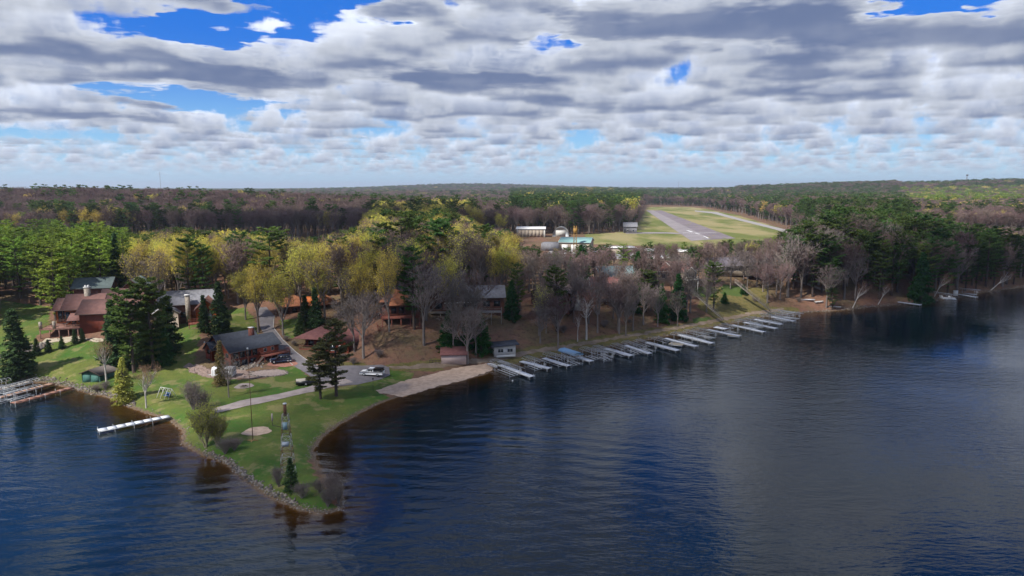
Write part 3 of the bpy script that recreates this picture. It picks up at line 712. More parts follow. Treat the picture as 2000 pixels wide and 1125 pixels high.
HAND = [
 ('spruce', 38, 738, 600, 'tall dark spruce with a wide skirt standing on the lakeside lawn by the boat lifts', 1.5),
 ('spruce', 72, 694, 660, 'small dark spruce on the lodge lawn, nearest the big lakeside spruce', 1.7), ('spruce', 95, 688, 662, 'second of the small spruces in a row below the lodge deck', 1.7),
 ('spruce', 122, 681, 656, 'small spruce in front of the lodge deck posts', 1.7), ('spruce', 147, 672, 642, 'taller of the small spruces beside the lodge corner', 1.5), ('spruce', 162, 668, 640, 'small spruce right against the red lodge wall', 1.5),
 ('spruce', 228, 722, 585, 'dark pointed spruce at the lake end of the central dark clump', 1.25), ('dense_pine', 262, 728, 560, 'dense dark pine in the middle of the clump behind the green shed', 1.15),
 ('dense_pine', 300, 720, 540, 'tallest dark pine of the clump beside the dark-roofed house', 1.1), ('spruce', 332, 690, 575, 'pointed spruce on the house side of the central dark clump', 1.35), ('dense_pine', 250, 690, 600, 'broad pine at the back of the clump, next to the lodge', 1.25),
 ('spruce', 285, 700, 600, 'broad pointed spruce filling the back of the central clump', 1.4), ('fir', 316, 712, 618, 'dense conifer at the foot of the central dark clump', 1.1),
 ('sparse_bud', 243, 786, 696, 'yellow-green conifer-shaped tree at the waterline beside the birch', 1.0),
 ('birch', 208, 748, 655, 'white-trunked birch standing beside the green shed', 1.0), ('birch', 286, 797, 705, 'pale birch with orange twigs leaning over the lake edge near the white dock', 1.2),
 ('spruce', 430, 655, 548, 'dark narrow spruce behind the dark-roofed house', 1.2), ('spruce', 400, 648, 575, 'dark spruce beside the arched-window house', 1.1),
 ('bud', 480, 625, 520, 'yellow budding tree where the driveway bends into the wood', 1.2), ('bud', 505, 650, 500, 'tall budding tree at the left verge of the driveway', .9), ('bud', 553, 655, 525, 'yellow budding tree on the grass island right of the driveway', 1.15),
 ('pine', 530, 590, 440, 'big dark pine rising above the yellow trees behind the driveway', 1.5), ('pine', 700, 585, 468, 'dark bushy pine rising behind the orange-roofed house', 1.5), ('pine', 800, 530, 412, 'tall dark pine between the two brightest yellow crowns', 1.1), ('pine', 848, 535, 440, 'dark narrow pine right of the bright yellow crowns', .9),
 ('spruce', 597, 640, 575, 'spruce in front of the orange roof, on the driveway side', 1.4), ('spruce', 618, 640, 560, 'spruce in front of the middle of the orange-roofed house', 1.2), ('spruce', 586, 655, 610, 'low spruce on the bank below the orange-roofed house', 1.6),
 ('grey_bare', 710, 700, 560, 'spreading grey leafless tree with twin trunks beside the maroon-roofed cottage', 1.25), ('grey_bare', 692, 688, 570, 'leafless tree overhanging the maroon roof', 1.1),
 ('grey_bare', 828, 675, 500, 'tall leafless oak with a pale trunk on the bluff slope', 1.0), ('grey_bare', 890, 665, 520, 'leafless tree rising behind the two lakeside firs', 1.0),
 ('fir', 876, 684, 604, 'green fir behind the maroon-roofed beach hut', 1.25), ('fir', 940, 690, 610, 'green fir beside the white flat-roofed hut', 1.25), ('fir', 910, 680, 625, 'smaller fir between the two beside the huts', 1.3),
 ('pine', 1012, 622, 512, 'dark narrow pine on the bluff above the red-brown slope', .9), ('fir', 1000, 625, 545, 'dense conifer beside the narrow bluff pine', .9),
 ('grey_bare', 1055, 672, 590, 'bushy grey leafless tree low on the bluff by the track', 1.4), ('birch', 1145, 664, 560, 'white forked birch at the foot of the bluff', 1.2), ('birch', 1128, 668, 600, 'slim white birch leaning beside the forked birch', .9),
 ('pine', 1262, 610, 525, 'dark bushy pine on the bluff in front of the tan house', 1.5), ('fir', 1242, 610, 560, 'dark conifer at the lake side of the bushy bluff pine', 1.2), ('fir', 1415, 592, 570, 'small round dark conifer between the two bluff stairs', 1.6), ('fir', 1452, 575, 555, 'small dark conifer on the green slope beside the upper stairs', 1.8),
 ('birch', 1292, 618, 570, 'thin leaning white birch on the bluff', 1.0), ('grey_bare', 1380, 598, 505, 'tall leafless tree beside the lower bluff stairs', 1.1),
 ('grey_bare', 1538, 580, 450, 'big rounded leafless tree beyond the long grey-roofed house', 1.3), ('pine', 1625, 606, 560, 'dark low conifer on the shore beside the small boats', 1.6),
 ('fir', 1797, 590, 492, 'large dark green spruce overhanging the water on the right bank', 1.05), ('pine', 1850, 580, 470, 'dark pine behind the far boat lifts', 1.2), ('pine', 1925, 560, 450, 'tall pine at the far end of the wooded bank', 1.2), ('grey_bare', 1868, 576, 480, 'spreading pale leafless tree above the far boat lifts', 1.4),
 ('larch', 0, 0, 0, '', 0)]
larch_c = PROTO['spruce'][0][1].copy(); larch_c.materials.clear(); larch_c.materials.append(larch_m)
olive_c = PROTO['fir'][1][1].copy(); olive_c.materials.clear(); olive_c.materials.append(olive_m)
dull_c = PROTO['dense_pine'][1][1].copy(); dull_c.materials.clear(); dull_c.materials.append(leafmat('dull_pine_needles', (.145, .145, .06), (.09, .095, .045), .1, .01))
for k, px, yb, yt, lb, wd in HAND:
    if k == 'larch': continue
    tree(k, px, yb, yt, lb, wd, crown=olive_c if lb.startswith('yellow-green conifer') else None)
def young(px, yb, yt, label, crown, wid):
    e = tree('spruce', px, yb, yt, label, wid, crown=crown); return e
young(433, 752, 664, 'young tan-needled tree in front of the white covered trailer', larch_c, 1.0)
e = tree('dense_pine', 626, 780, 672, 'left of the two dull green pines beside the garden path', 1.35, crown=dull_c); e = tree('dense_pine', 657, 775, 622, 'right and taller of the two dull green pines beside the garden path', 1.15, crown=dull_c)
tree('spruce', 569, 960, 892, 'small dark spruce growing in front of the lattice tower', 1.35)
tree('grey_bare', 447, 777, 690, 'thin young leafless tree on the lawn by the fire pit', .9)
# leaning bare trees over the water
for px, yb, yt, tl, lb in ((1665, 604, 545, .38, 'pale dead trunk leaning right over the dark water'), (1715, 597, 548, .45, 'leaning pale tree near the thin grey dock'), (1825, 581, 530, .42, 'leaning twin-stemmed tree beside the far boat lifts'), (1935, 569, 525, .8, 'pale trunk leaning far out over the water at the far bank')):
    p = T(px, yb - 2); h = (top_at(p[0], p[1], yt) - p[2]) / math.cos(tl)
    place_tree('birch', p[0], p[1], h, lb, None, 1.0, True, tilt=(0, tl), rz=0)
# shore shrubs
def shrub(px, yb, hh, wd, label, leafy=None, name='bare_shrub'):
    p = T(px, yb); e = place_tree('shrub', p[0], p[1], hh, label, None, wd); e.name = name; return e
wil = broad(6, 301, spread=.34, dens=.7, fork=.12, leaves=.9, lsize=.10, stems=6, tw=.016)
H_ = wil[1][0][:, 2].max(); wt_ = mesh('willow_trunk', wil[0][0] / H_, wil[0][1], mat('willow_bark', (.30, .26, .18), .9)); wc_ = mesh('willow_crown', wil[1][0] / H_, wil[1][1], [twig_g, olive_m], midx=wil[1][2])
def willow(px, yb, h, wd, label, c=None):
    p = T(px, yb); e = link('willow_tree', None, None, (p[0], p[1], p[2] - .1), rnd.uniform(0, 6), (h * wd, h * wd, h), label, 'willow'); link('trunk', wt_, e); link('crown', c or wc_, e); TREES.append((p[0], p[1], 2))
willow(402, 876, 8.5, .8, 'yellow-green willow leaning over the lake left of the lattice tower'); willow(425, 872, 6.0, 1.0, 'lower yellow-green willow beside the sand circle')
shrub(378, 800, 7.0, .75, 'tall hazy leafless shrub at the end of the garden path'); shrub(395, 812, 6.0, .8, 'grey leafless shrub behind the yellow-green willows'); shrub(440, 888, 3.2, 1.2, 'dark leafless shrub along the rocky edge of the point'); shrub(458, 880, 2.6, 1.3, 'low shrub between the willow and the rocks')
shrub(545, 955, 3.6, .7, 'upright leafless shrub left of the small spruce on the point'); shrub(590, 975, 2.6, 1.3, 'low purple shrub right of the small spruce on the point'); shrub(652, 978, 4.6, .8, 'purple leafless shrub at the very tip of the point'); shrub(640, 990, 3.0, 1.2, 'low bush on the rocks of the tip'); shrub(662, 985, 3.6, .9, 'twiggy bush overhanging the water at the tip')
shrub(205, 762, 2.2, 1.6, 'low brown bush on the rock wall in front of the green shed'); shrub(190, 766, 1.8, 1.7, 'low brown bush at the end of the rock wall'); shrub(625, 965, 2.4, 1.3, 'sparse bush beside the inner edge of the tip')
for i, (px, py) in enumerate([(575, 675), (560, 668), (690, 712), (640, 712), (668, 706), (740, 700), (1100, 650), (1180, 640), (1230, 632), (1475, 590), (1500, 585), (1560, 590)]):
    shrub(px, py, 1.6 + .15 * i % 1.2, 1.5, ['low bush beside the lower driveway bend', 'low bush above the driveway kerb', 'low bush by the steps of the maroon-roofed cottage', 'bush at the foot of the maroon-roofed cottage', 'bush between the cottage and the white pickup', 'scrubby bush on the leaf-covered bank behind the pickup', 'brushy scrub above the track by the forked birch', 'brushy scrub on the red-brown slope', 'scrub on the slope below the white bluff house', 'scrub beside the upper stairs', 'scrub above the end of the track', 'scrub beside the old boats on the bank'][i])

# ---------------------------------------------------------------- buildings
CLEAR = []
M_redlog = mat('red_log_wall', (.16, .030, .014), .7, scale=.8, c2=(.11, .022, .012)); M_orange = mat('orange_wall', (.42, .12, .030), .7, scale=.8, c2=(.32, .085, .02))  # on the lodge the orange stands for sunlit red log
M_brown = mat('brown_wall', (.13, .055, .04), .8, scale=.8, c2=(.09, .04, .03)); M_darkroof = mat('dark_shingles', (.055, .062, .078), .85, scale=1.2, c2=(.040, .045, .058))
M_maroon = mat('maroon_shingles', (.20, .085, .075), .85, scale=1.2, c2=(.155, .062, .058)); M_mauve = mat('mauve_shingles', (.165, .082, .070), .85, scale=1.2, c2=(.13, .066, .058))
M_orroof = mat('orange_shingles', (.36, .15, .075), .85, scale=1.2, c2=(.29, .11, .06)); M_greyroof = mat('grey_shingles', (.20, .20, .22), .85, scale=1.2, c2=(.15, .15, .165))
M_teal = mat('teal_roof', (.22, .38, .36), .6, scale=.5, c2=(.18, .32, .31)); M_tan = mat('tan_wall', (.36, .30, .24), .8, scale=.5, c2=(.30, .25, .20)); M_white = mat('white_wall', (.60, .58, .56), .7, scale=.5, c2=(.5, .48, .46))
M_pink = mat('pale_pink_wall', (.46, .36, .34), .8, scale=.6, c2=(.40, .31, .29)); M_stone = mat('stone', (.34, .30, .25), .9, scale=2.5, c2=(.20, .17, .14)); M_deck = mat('deck_boards', (.24, .13, .10), .8, scale=1, c2=(.18, .09, .07))
M_glass = mat('window_glass', (.02, .025, .03), .12, spec=.6); M_trim = mat('dark_trim', (.06, .04, .035), .7); M_wtrim = mat('white_trim', (.65, .64, .62), .6); M_green = mat('green_boards', (.030, .095, .080), .7, scale=.8, c2=(.022, .07, .06))
M_steel = mat('galvanised_steel', (.46, .48, .50), .45, metal=.5, scale=3, c2=(.36, .38, .40)); M_pale = mat('pale_metal_siding', (.50, .49, .46), .6, scale=.4, c2=(.44, .43, .40)); M_rust = mat('rusty_steel', (.17, .08, .045), .8, scale=4, c2=(.10, .05, .03))
M_lodgegreen = mat('green_grey_shingles', (.075, .10, .10), .85, scale=1.2, c2=(.06, .08, .08)); M_wood = mat('weathered_wood', (.27, .24, .21), .9, scale=2, c2=(.19, .165, .145)); M_redwood = mat('red_stained_wood', (.23, .075, .05), .8, scale=2, c2=(.17, .055, .04))

def house(name, px, py, rot, label, cat='house', z=None, rad=9, at=None):
    p = T(px, py) if at is None else at
    x, y = p[0], p[1]
    e = link(name, None, None, (x, y, (hz(x, y) if z is None else z)), R(rot), None, label, cat)
    CLEAR.append((x, y, rad)); return e
def gable(root, x0, x1, y0, y1, z0, ze, zr, axis, wm_, rm, over=.5, th=.18, walls=True, ridge=None):
    """wing with pitched roof; axis = direction of the ridge"""
    if axis == 'x':
        a0, a1, l0, l1 = y0, y1, x0, x1
    else:
        a0, a1, l0, l1 = x0, x1, y0, y1
    am = (a0 + a1) / 2 if ridge is None else ridge
    if walls:
        m = MB(); m.prism([(a0, z0), (a1, z0), (a1, ze), (am, zr), (a0, ze)], l0, l1, 'x' if axis == 'x' else 'y')
        m.obj('wall', wm_, root)
    m = MB()
    for s, e_ in ((a0, -1), (a1, 1)):
        sl = (zr - ze) / abs(s - am); eo = s + e_ * over; zo = ze - sl * over
        P = [(am, zr + .02), (eo, zo + .02), (eo, zo + .02 + th), (am, zr + .02 + th)]
        m.prism(P, l0 - over, l1 + over, 'x' if axis == 'x' else 'y')
    m.obj('roof', rm, root)
    m = MB()
    for s, e_ in ((a0, -1), (a1, 1)):                    # barge boards and fascia
        sl = (zr - ze) / abs(s - am); eo = s + e_ * (over + .03); zo = ze - sl * over
        q = (lambda a, l, z: (l, a, z)) if axis == 'x' else (lambda a, l, z: (a, l, z))
        for l in (l0 - over - .04, l1 + over + .04): m.beam(q(am, l, zr + .06), q(eo, l, zo + .06), .07, .16)
        m.beam(q(eo, l0 - over, zo + .06), q(eo, l1 + over, zo + .06), .07, .12)
    m.obj('fascia', M_trim if wm_ not in (M_white, M_tan, M_pale) else M_wtrim, root)
def shedroof(root, x0, x1, y0, y1, zl, zh, lo, rm, over=.4, th=.18):
    """single slope; lo = side where it is low: 'y0','y1','x0','x1'"""
    x0 -= over; x1 += over; y0 -= over; y1 += over
    z = {'y0': (zl, zl, zh, zh), 'y1': (zh, zh, zl, zl), 'x0': (zl, zh, zl, zh), 'x1': (zh, zl, zh, zl)}[lo]
    V = [(x0, y0, z[0]), (x1, y0, z[1]), (x0, y1, z[2]), (x1, y1, z[3])]; V += [(a, b, c + th) for a, b, c in V]
    m = MB(); m.add(V, [(0, 2, 3, 1), (4, 5, 7, 6), (0, 1, 5, 4), (2, 6, 7, 3), (0, 4, 6, 2), (1, 3, 7, 5)]); m.obj('roof', rm, root)
def hip(root, x0, x1, y0, y1, ze, zr, rm, over=.6, th=.15, name='roof'):
    x0 -= over; x1 += over; y0 -= over; y1 += over; d = min(x1 - x0, y1 - y0) / 2
    if x1 - x0 >= y1 - y0: r0, r1 = (x0 + d, (y0 + y1) / 2), (x1 - d, (y0 + y1) / 2)
    else: r0, r1 = ((x0 + x1) / 2, y0 + d), ((x0 + x1) / 2, y1 - d)
    V = [(x0, y0, ze), (x1, y0, ze), (x1, y1, ze), (x0, y1, ze), (x0, y0, ze + th), (x1, y0, ze + th), (x1, y1, ze + th), (x0, y1, ze + th), (*r0, zr), (*r1, zr)]
    m = MB()
    if x1 - x0 >= y1 - y0: m.add(V, [(0, 1, 5, 4), (1, 2, 6, 5), (2, 3, 7, 6), (3, 0, 4, 7), (3, 2, 1, 0), (4, 5, 9, 8), (6, 7, 8, 9)], [(5, 6, 9), (7, 4, 8)])
    else: m.add(V, [(0, 1, 5, 4), (1, 2, 6, 5), (2, 3, 7, 6), (3, 0, 4, 7), (3, 2, 1, 0), (5, 6, 9, 8), (7, 4, 8, 9)], [(4, 5, 8), (6, 7, 9)])
    m.obj(name, rm, root)
def block(root, x0, x1, y0, y1, z0, z1, m_, name='wall'): return MB().box(x0, x1, y0, y1, z0, z1).obj(name, m_, root)
def window(root, side, u, c, z, w_, h_, trim=None, name='window', bars=0):
    """side f/b (y = c) or l/r (x = c); u = centre along the wall, z = sill height"""
    tr = trim or M_trim; s = {'f': -1, 'b': 1, 'l': -1, 'r': 1}[side]; m = MB(); g_ = MB(); t_ = .07
    def bx(M, u0, u1, z0, z1, d0, d1):
        d0, d1 = sorted((c + s * d0, c + s * d1))
        if side in 'fb': M.box(u0, u1, d0, d1, z0, z1)
        else: M.box(d0, d1, u0, u1, z0, z1)
    a, b = u - w_ / 2, u + w_ / 2
    bx(m, a, b, z, z + t_, -.01, .07); bx(m, a, b, z + h_ - t_, z + h_, -.01, .07); bx(m, a, a + t_, z + t_, z + h_ - t_, -.01, .07); bx(m, b - t_, b, z + t_, z + h_ - t_, -.01, .07)
    for k in range(bars): uu = a + w_ * (k + 1) / (bars + 1); bx(m, uu - .03, uu + .03, z + t_, z + h_ - t_, -.01, .06)
    o = m.obj(name, tr, root); bx(g_, a + t_, b - t_, z + t_, z + h_ - t_, .005, .03); g_.obj('pane', M_glass, o); return o
def chimney(root, x, y, z0, z1, w_, m_=None, cap=True):
    o = MB().box(x - w_ / 2, x + w_ / 2, y - w_ / 2, y + w_ / 2, z0, z1).obj('chimney', m_ or M_stone, root)
    if cap: MB().box(x - w_ / 2 - .12, x + w_ / 2 + .12, y - w_ / 2 - .12, y + w_ / 2 + .12, z1, z1 + .15).obj('chimney_cap', M_wtrim, o)
    return o
def deck(root, x0, x1, y0, y1, z, gz=0, rail=True, m_=None, post=2.4, sides='fblr'):
    m_ = m_ or M_deck; MB().box(x0, x1, y0, y1, z - .22, z).obj('deck_floor', m_, root)
    xs = np.linspace(x0 + .15, x1 - .15, max(2, int((x1 - x0) / post) + 1))
    for x in xs: MB().box(x - .1, x + .1, y0 + .05, y0 + .25, gz, z - .22).obj('deck_post', m_, root)
    if rail:
        E = {'f': ((x0, y0), (x1, y0)), 'b': ((x0, y1), (x1, y1)), 'l': ((x0, y0), (x0, y1)), 'r': ((x1, y0), (x1, y1))}; m = MB()
        for s in sides:
            (ax, ay), (bx_, by) = E[s]; m.beam((ax, ay, z + 1), (bx_, by, z + 1), .06); m.beam((ax, ay, z + .12), (bx_, by, z + .12), .05)
            n = max(2, int(math.hypot(bx_ - ax, by - ay) / .35))
            for k in range(n + 1): f = k / n; m.beam((ax + (bx_ - ax) * f, ay + (by - ay) * f, z), (ax + (bx_ - ax) * f, ay + (by - ay) * f, z + 1), .03)
        m.obj('railing', m_, root)

# --- big red lodge (x along the dark eave wall, going right and away)
L = house('log_lodge', 158, 655, 12, 'large red-brown log lodge with mauve roofs and a stone chimney above the lawn', z=5.6, rad=17)
gable(L, 0, 8.2, 0, 10, -1, 6.6, 9.3, 'x', M_redlog, M_mauve, .7)
gable(L, 3, 12.5, 7, 15.5, -1, 8.0, 11.2, 'x', M_redlog, M_mauve, .8)
gable(L, -5.5, 3, 5.5, 14, -1, 7.2, 10.2, 'x', M_orange, M_mauve, .8)  # left gables coloured orange for the sun on them
gable(L, -8.4, -4, 7.5, 15, -1, 6.8, 9.0, 'x', M_orange, M_mauve, .8)
block(L, 8.2, 13.0, -.6, 5, -1, 4.2, M_orange); shedroof(L, 7.8, 13.6, -1.2, 5, 4.2, 6.3, 'y0', M_mauve)
block(L, -.06, 0.02, .3, 9.6, 2.6, 6.5, M_orange, 'sunlit_panel')  # orange sheet paints sunlight onto the left red log wall
shedroof(L, -3.6, -.2, 2.2, 6, 4.2, 6.4, 'y0', M_mauve, .3)
chimney(L, -1.0, 9.5, 6, 12.2, 1.25)
MB().box(-1.5, -1.2, 9.2, 9.8, 12.35, 12.8).box(-.8, -.5, 9.2, 9.8, 12.35, 12.8).obj('chimney_pot', M_wtrim, L)
for u in (2.2, 6.8): window(L, 'l', u, -.07, 3.1, 1.7, 2.2, bars=1)
window(L, 'l', 4.5, -.07, 6.0, 2.4, 1.1, bars=1)
for u in (-7.4, -6.2, -4.8, -3.4, -1.9, -.7): window(L, 'f', u, 7.5 if u < -5.6 else 5.5, 3.2, 1.1, 3.0)
for u in (-7.2, -4.6, -3, -1.4): window(L, 'f', u, 7.5 if u < -5.6 else 5.5, .2, 1.2, 1.8)
window(L, 'f', 6.5, 0, 3.6, 1.0, 1.4); window(L, 'f', 10.4, -.6, 1.0, 1.2, 1.5); window(L, 'l', 11, -8.4, 3.4, 2.4, 2.2, bars=1)
deck(L, -9.5, -.3, -.5, 7.4, 2.7, -1.0, True, M_deck, 2.2, 'flb')
for x in (-6.0, -9.2):
    for y_ in (-.3,): MB().box(x - .3, x + .3, y_ - .2, y_ + .4, 2.75, 4.7).obj('stone_pillar', M_stone, L)
for k, x in enumerate((-7.6, -4.6, -2.6)):
    e = link('patio_table', None, None, None, None, None, ['patio table at the outer end of the lodge deck', 'patio table in the middle of the lodge deck', 'patio table next to the lodge wall on its deck'][k], 'table')
    c_, s_ = math.cos(R(12)), math.sin(R(12)); e.location = (L.location.x + x * c_ - 3 * s_, L.location.y + x * s_ + 3 * c_, L.location.z + 2.7)
    MB().prism([(.7 * math.cos(a), .7 * math.sin(a)) for a in np.linspace(0, 5.5, 8)], .68, .74, 'z').obj('table_top', M_trim, e)
    for a in range(4): MB().beam((.45 * math.cos(a * 1.57), .45 * math.sin(a * 1.57), 0), (.35 * math.cos(a * 1.57), .35 * math.sin(a * 1.57), .68), .04).obj('leg', M_trim, e)
# building with green-grey roof behind the lodge
B = house('guest_house', 0, 0, 15, 'green-grey roofed house showing behind the lodge chimney', at=(G(200, 575, 16)[0] - 3, 193.0), z=9.5, rad=12)
gable(B, -9, 0, 0, 8, 0, 7.4, 9.6, 'x', M_brown, M_lodgegreen, .7); gable(B, 3, 10, -2, 8, 0, 6.2, 9.4, 'y', M_brown, M_lodgegreen, .8); window(B, 'f', 6.5, -2, 3, 2, 1.6); window(B, 'f', -5, 0, 4, 1.4, 1.4)
B = house('garage', 0, 0, 10, 'tan-roofed outbuilding just showing right of the lodge', at=(G(268, 590, 12)[0], 190.0), z=9.5, rad=7)
gable(B, -3.5, 3.5, 0, 6, 0, 3.0, 4.6, 'x', M_tan, mat('tan_shingles', (.33, .22, .17), .85), .4)

# --- dark-roofed red house with L plan (x along the lake-side facade, going right and away)
H = house('red_house', 452, 722, 50, 'dark-roofed red-brown house with a deck and brick chimney beside the driveway', z=1.9, rad=13)
gable(H, 0, 15.5, 0, 8, -.6, 5.0, 7.4, 'x', M_redlog, M_darkroof, .7)
gable(H, 1.2, 13.5, 8.0, 14.5, -.6, 5.3, 7.7, 'x', M_redlog, M_darkroof, .6)
gable(H, -.9, 4, 9.2, 13.2, -.6, 4.4, 6.1, 'x', M_redlog, M_darkroof, .5)
chimney(H, 11.5, 8.3, 5, 9.0, 1.3, mat('brick', (.20, .07, .05), .9, scale=4, c2=(.13, .05, .04)))
for u in (2.0, 5.8): window(H, 'l', u, 0, 2.9, 1.7, 1.3, bars=1); window(H, 'l', u, 0, .3, 1.3, 1.2)
window(H, 'l', 11.2, -.9, 2.8, 1.6, 1.3, bars=1); window(H, 'l', 11.2, -.9, .3, 1.4, 1.1)
for u in (1.6, 3.6, 5.6, 7.6): window(H, 'f', u, 0, 2.7, 1.6, 1.9, bars=1)
for u in (1.8, 4.2, 7.0): window(H, 'f', u, 0, .1, 1.8, 1.9, bars=1)
window(H, 'f', 11, 0, 3.1, 1.0, 1.1, M_wtrim); window(H, 'f', 13.4, 0, 3.1, 1.0, 1.1, M_wtrim)
deck(H, 8.8, 17.5, -3.2, -.05, 2.5, -.8, True, M_redwood, 2.1, 'frl')
m = MB()
for k in range(10): m.box(8.0 - 4.8, 8.0 - 3.6, -3.2, -2.0, 0, 0.01) if False else m.box(8.7 - .30 * (k + 1), 8.7 - .30 * k, -3.2, -2.0, 2.3 - .25 * k - .05, 2.3 - .25 * k)
m.obj('stair_tread', M_wood, H)
for s in (-3.2, -2.0): MB().beam((8.8, s, 2.4), (5.6, s, -.2), .06, .14).beam((8.8, s, 3.3), (5.6, s, .8), .05).obj('stair_rail', M_redwood, H)
MB().beam((-.5, 14.2, 5.6), (-.5, 14.2, 5.9), .28, .28, 10).obj('satellite_dish', M_wtrim, H)

H.scale = (.82, .84, .86)
# --- shingled house with arched window, grey roofs
B = house('arched_window_house', 372, 640, 20, 'grey-roofed house with a big arched window and stone chimney behind the dark-roofed house', z=7.6, rad=13)
gable(B, -8, 6, 4, 12, -1, 5.2, 8.2, 'x', M_brown, M_greyroof, .6); gable(B, 1.8, 7.4, -2.2, 8, -1, 4.3, 6.8, 'y', M_orange, M_brown, .5); gable(B, -9, -3, 1, 7, -1, 3.4, 5.6, 'y', M_tan, M_greyroof, .5)
chimney(B, -.6, 3.4, 0, 7.6, 1.2)
arch = [(3.3, 1.2), (5.9, 1.2)] + [(4.6 + 1.3 * math.cos(a), 3.2 + 1.2 * math.sin(a)) for a in np.linspace(0, math.pi, 9)]
o = MB().prism(arch, -2.30, -2.19, 'y').obj('arched_window', M_trim, B); MB().prism([(4.6 + (a - 4.6) * .9, 1.3 + (b - 1.3) * .95) for a, b in arch], -2.33, -2.305, 'y').obj('pane', M_glass, o)
deck(B, 0, 8.5, -4.6, -2.25, .8, -1.6, True, M_redwood, 2); window(B, 'f', -1.8, 4, 1.2, 1.6, 1.6); window(B, 'f', -6, 1, 1.0, 2.2, 1.7, M_wtrim, bars=2)

# --- orange roof house, maroon cottage
B = house('orange_roof_house', 548, 618, 22, 'long low house with an orange-brown hip roof above the driveway', z=8.2, rad=12)
block(B, 0, 15, 1, 9, -3, 2.9, M_brown); hip(B, 0, 8, 1, 9, 2.9, 5.6, M_orroof, 1.0); hip(B, 9.2, 15.5, 0, 9, 2.9, 5.6, M_orroof, .8); block(B, 8, 10, 2, 8, 2.9, 4.4, M_orange, 'dormer')
for u in (1.5, 4, 6.5, 10.5, 13): window(B, 'f', u, 1, 1.0, 1.4, 1.2)
for x in (-1.2, .6): MB().box(x - .08, x + .08, -.4, -.2, -2, 2.9).obj('porch_post', M_trim, B)
B = house('maroon_cottage', 588, 680, -14, 'maroon-roofed cottage with red railings beside the lower driveway', z=3.3, rad=10)
hip(B, 0, 9.5, 0, 8, 3.3, 5.9, M_maroon, 1.3); block(B, .6, 9.5, 1.2, 8, -1, 3.3, M_redlog); gable(B, 8.2, 14.2, -1.5, 6.5, -.8, 3.0, 5.2, 'y', M_redlog, M_maroon, .7)
deck(B, 0, 8, -1, 1.1, .6, -1.0, True, M_redwood, 2.0, 'fl')
for u in (2.2, 4.6, 7): window(B, 'f', u, 1.2, 1.0, 1.5, 1.5)
for u in (9.8, 12.4): window(B, 'f', u, -1.5, .8, 1.5, 1.5, M_wtrim)
MB().beam((9, 4, 5), (9, 4, 6.4), .16).obj('flue', M_steel, B)

# --- houses on the bluff
B = house('tiered_deck_house', 748, 634, 16, 'tiered house with orange-red roofs and stacked red decks on top of the bluff', z=8.6, rad=9)
hip(B, 0, 8, 2, 10, 6.3, 9.2, M_orroof, .8); hip(B, 1.5, 6.5, .6, 4, 5.4, 7.2, M_orroof, .5, name='lower_roof'); block(B, .2, 7.8, 2.2, 9.8, -3, 6.3, M_brown); block(B, 1.8, 6.2, .9, 2.2, 2.9, 5.4, M_brown)
deck(B, -.5, 9.5, -2.4, 2.1, 2.6, -2.2, True, M_redwood, 2.2, 'flr'); deck(B, -1.5, 10.5, -3.4, 2.0, -.2, -3.5, True, M_redwood, 2.2, 'flr')
for u in (1.4, 3.2, 5, 6.8): window(B, 'f', u, 2.2, .1, 1.4, 2.0)
for u in (3, 5): window(B, 'f', u, .9, 3.2, 1.4, 1.7)
B = house('blue_grey_roof_house', 775, 585, 25, 'house with a steep blue-grey roof standing behind the tiered deck house', z=11, rad=8)
gable(B, -4, 4, 0, 8, -1, 3.4, 6.6, 'x', M_brown, M_greyroof, .6); window(B, 'l', 4, -4, 1, 2, 1.5); window(B, 'f', 0, 0, 1, 2, 1.5)
B = house('timber_gable_house', 868, 612, 5, 'dark timber house with a cross gable and grey roof half hidden by the bare oaks', z=10, rad=13)
gable(B, 3, 17, 3, 11, -2, 4.0, 6.6, 'x', M_brown, M_greyroof, .6); gable(B, -4, 4, 0, 9, -2, 4.4, 7.4, 'y', M_brown, M_brown, .8); deck(B, -4, 16, -3, -.1, .6, -3, True, M_wood, 2.6, 'flr')
for u in (-1.6, 1.6, 5.5, 8.5, 12, 15): window(B, 'f', u, 0 if u < 4 else 3, 1.2, 1.9, 1.6)
MB().beam((0, -.6, 2.9), (7.5, -.9, 3.1), .06, .3).obj('pergola_beam', M_wtrim, B)
B = house('pink_roof_house', 872, 530, -8, 'small white house with a faded pink roof among the yellow crowns', z=12, rad=9)
gable(B, -4, 7, 0, 8, -1, 3.6, 5.8, 'x', M_white, mat('faded_pink_roof', (.42, .22, .20), .8), .6); window(B, 'f', -1, 0, 1, 1.6, 1.4); window(B, 'f', 4, 0, 1, 1.6, 1.4)
B = house('brown_gable_house', 1068, 606, -18, 'dark brown house with one pale roof slope between the bluff trees', z=10.4, rad=10)
gable(B, -5, 7, 0, 9, -3, 3.4, 6.2, 'y', M_brown, mat('pale_brown_roof', (.30, .22, .19), .8), .7); block(B, 7, 10.5, 2, 8, -2, 3.1, M_white, 'white_extension'); window(B, 'f', -2, 0, .8, 1.8, 1.5); window(B, 'f', 4, 0, .8, 1.8, 1.5)
B = house('white_bluff_house', 1157, 586, 4, 'white house with a maroon roof and a wooden deck on the edge of the bluff', z=10.6, rad=9)
gable(B, 0, 9.5, 0, 8, -2, 3.0, 5.4, 'x', M_white, M_maroon, .6); deck(B, 2, 11.5, -3, -.1, -.3, -4, True, M_deck, 2.2, 'flr')
for u, w_ in ((2.4, 1.4), (4.8, 1.8), (7.4, 1.8)): window(B, 'f', u, 0, .8, w_, 1.6, M_trim)
B = house('teal_grey_house', 1208, 560, 8, 'broad low house with a blue-green grey roof behind the white bluff house', z=12, rad=12)
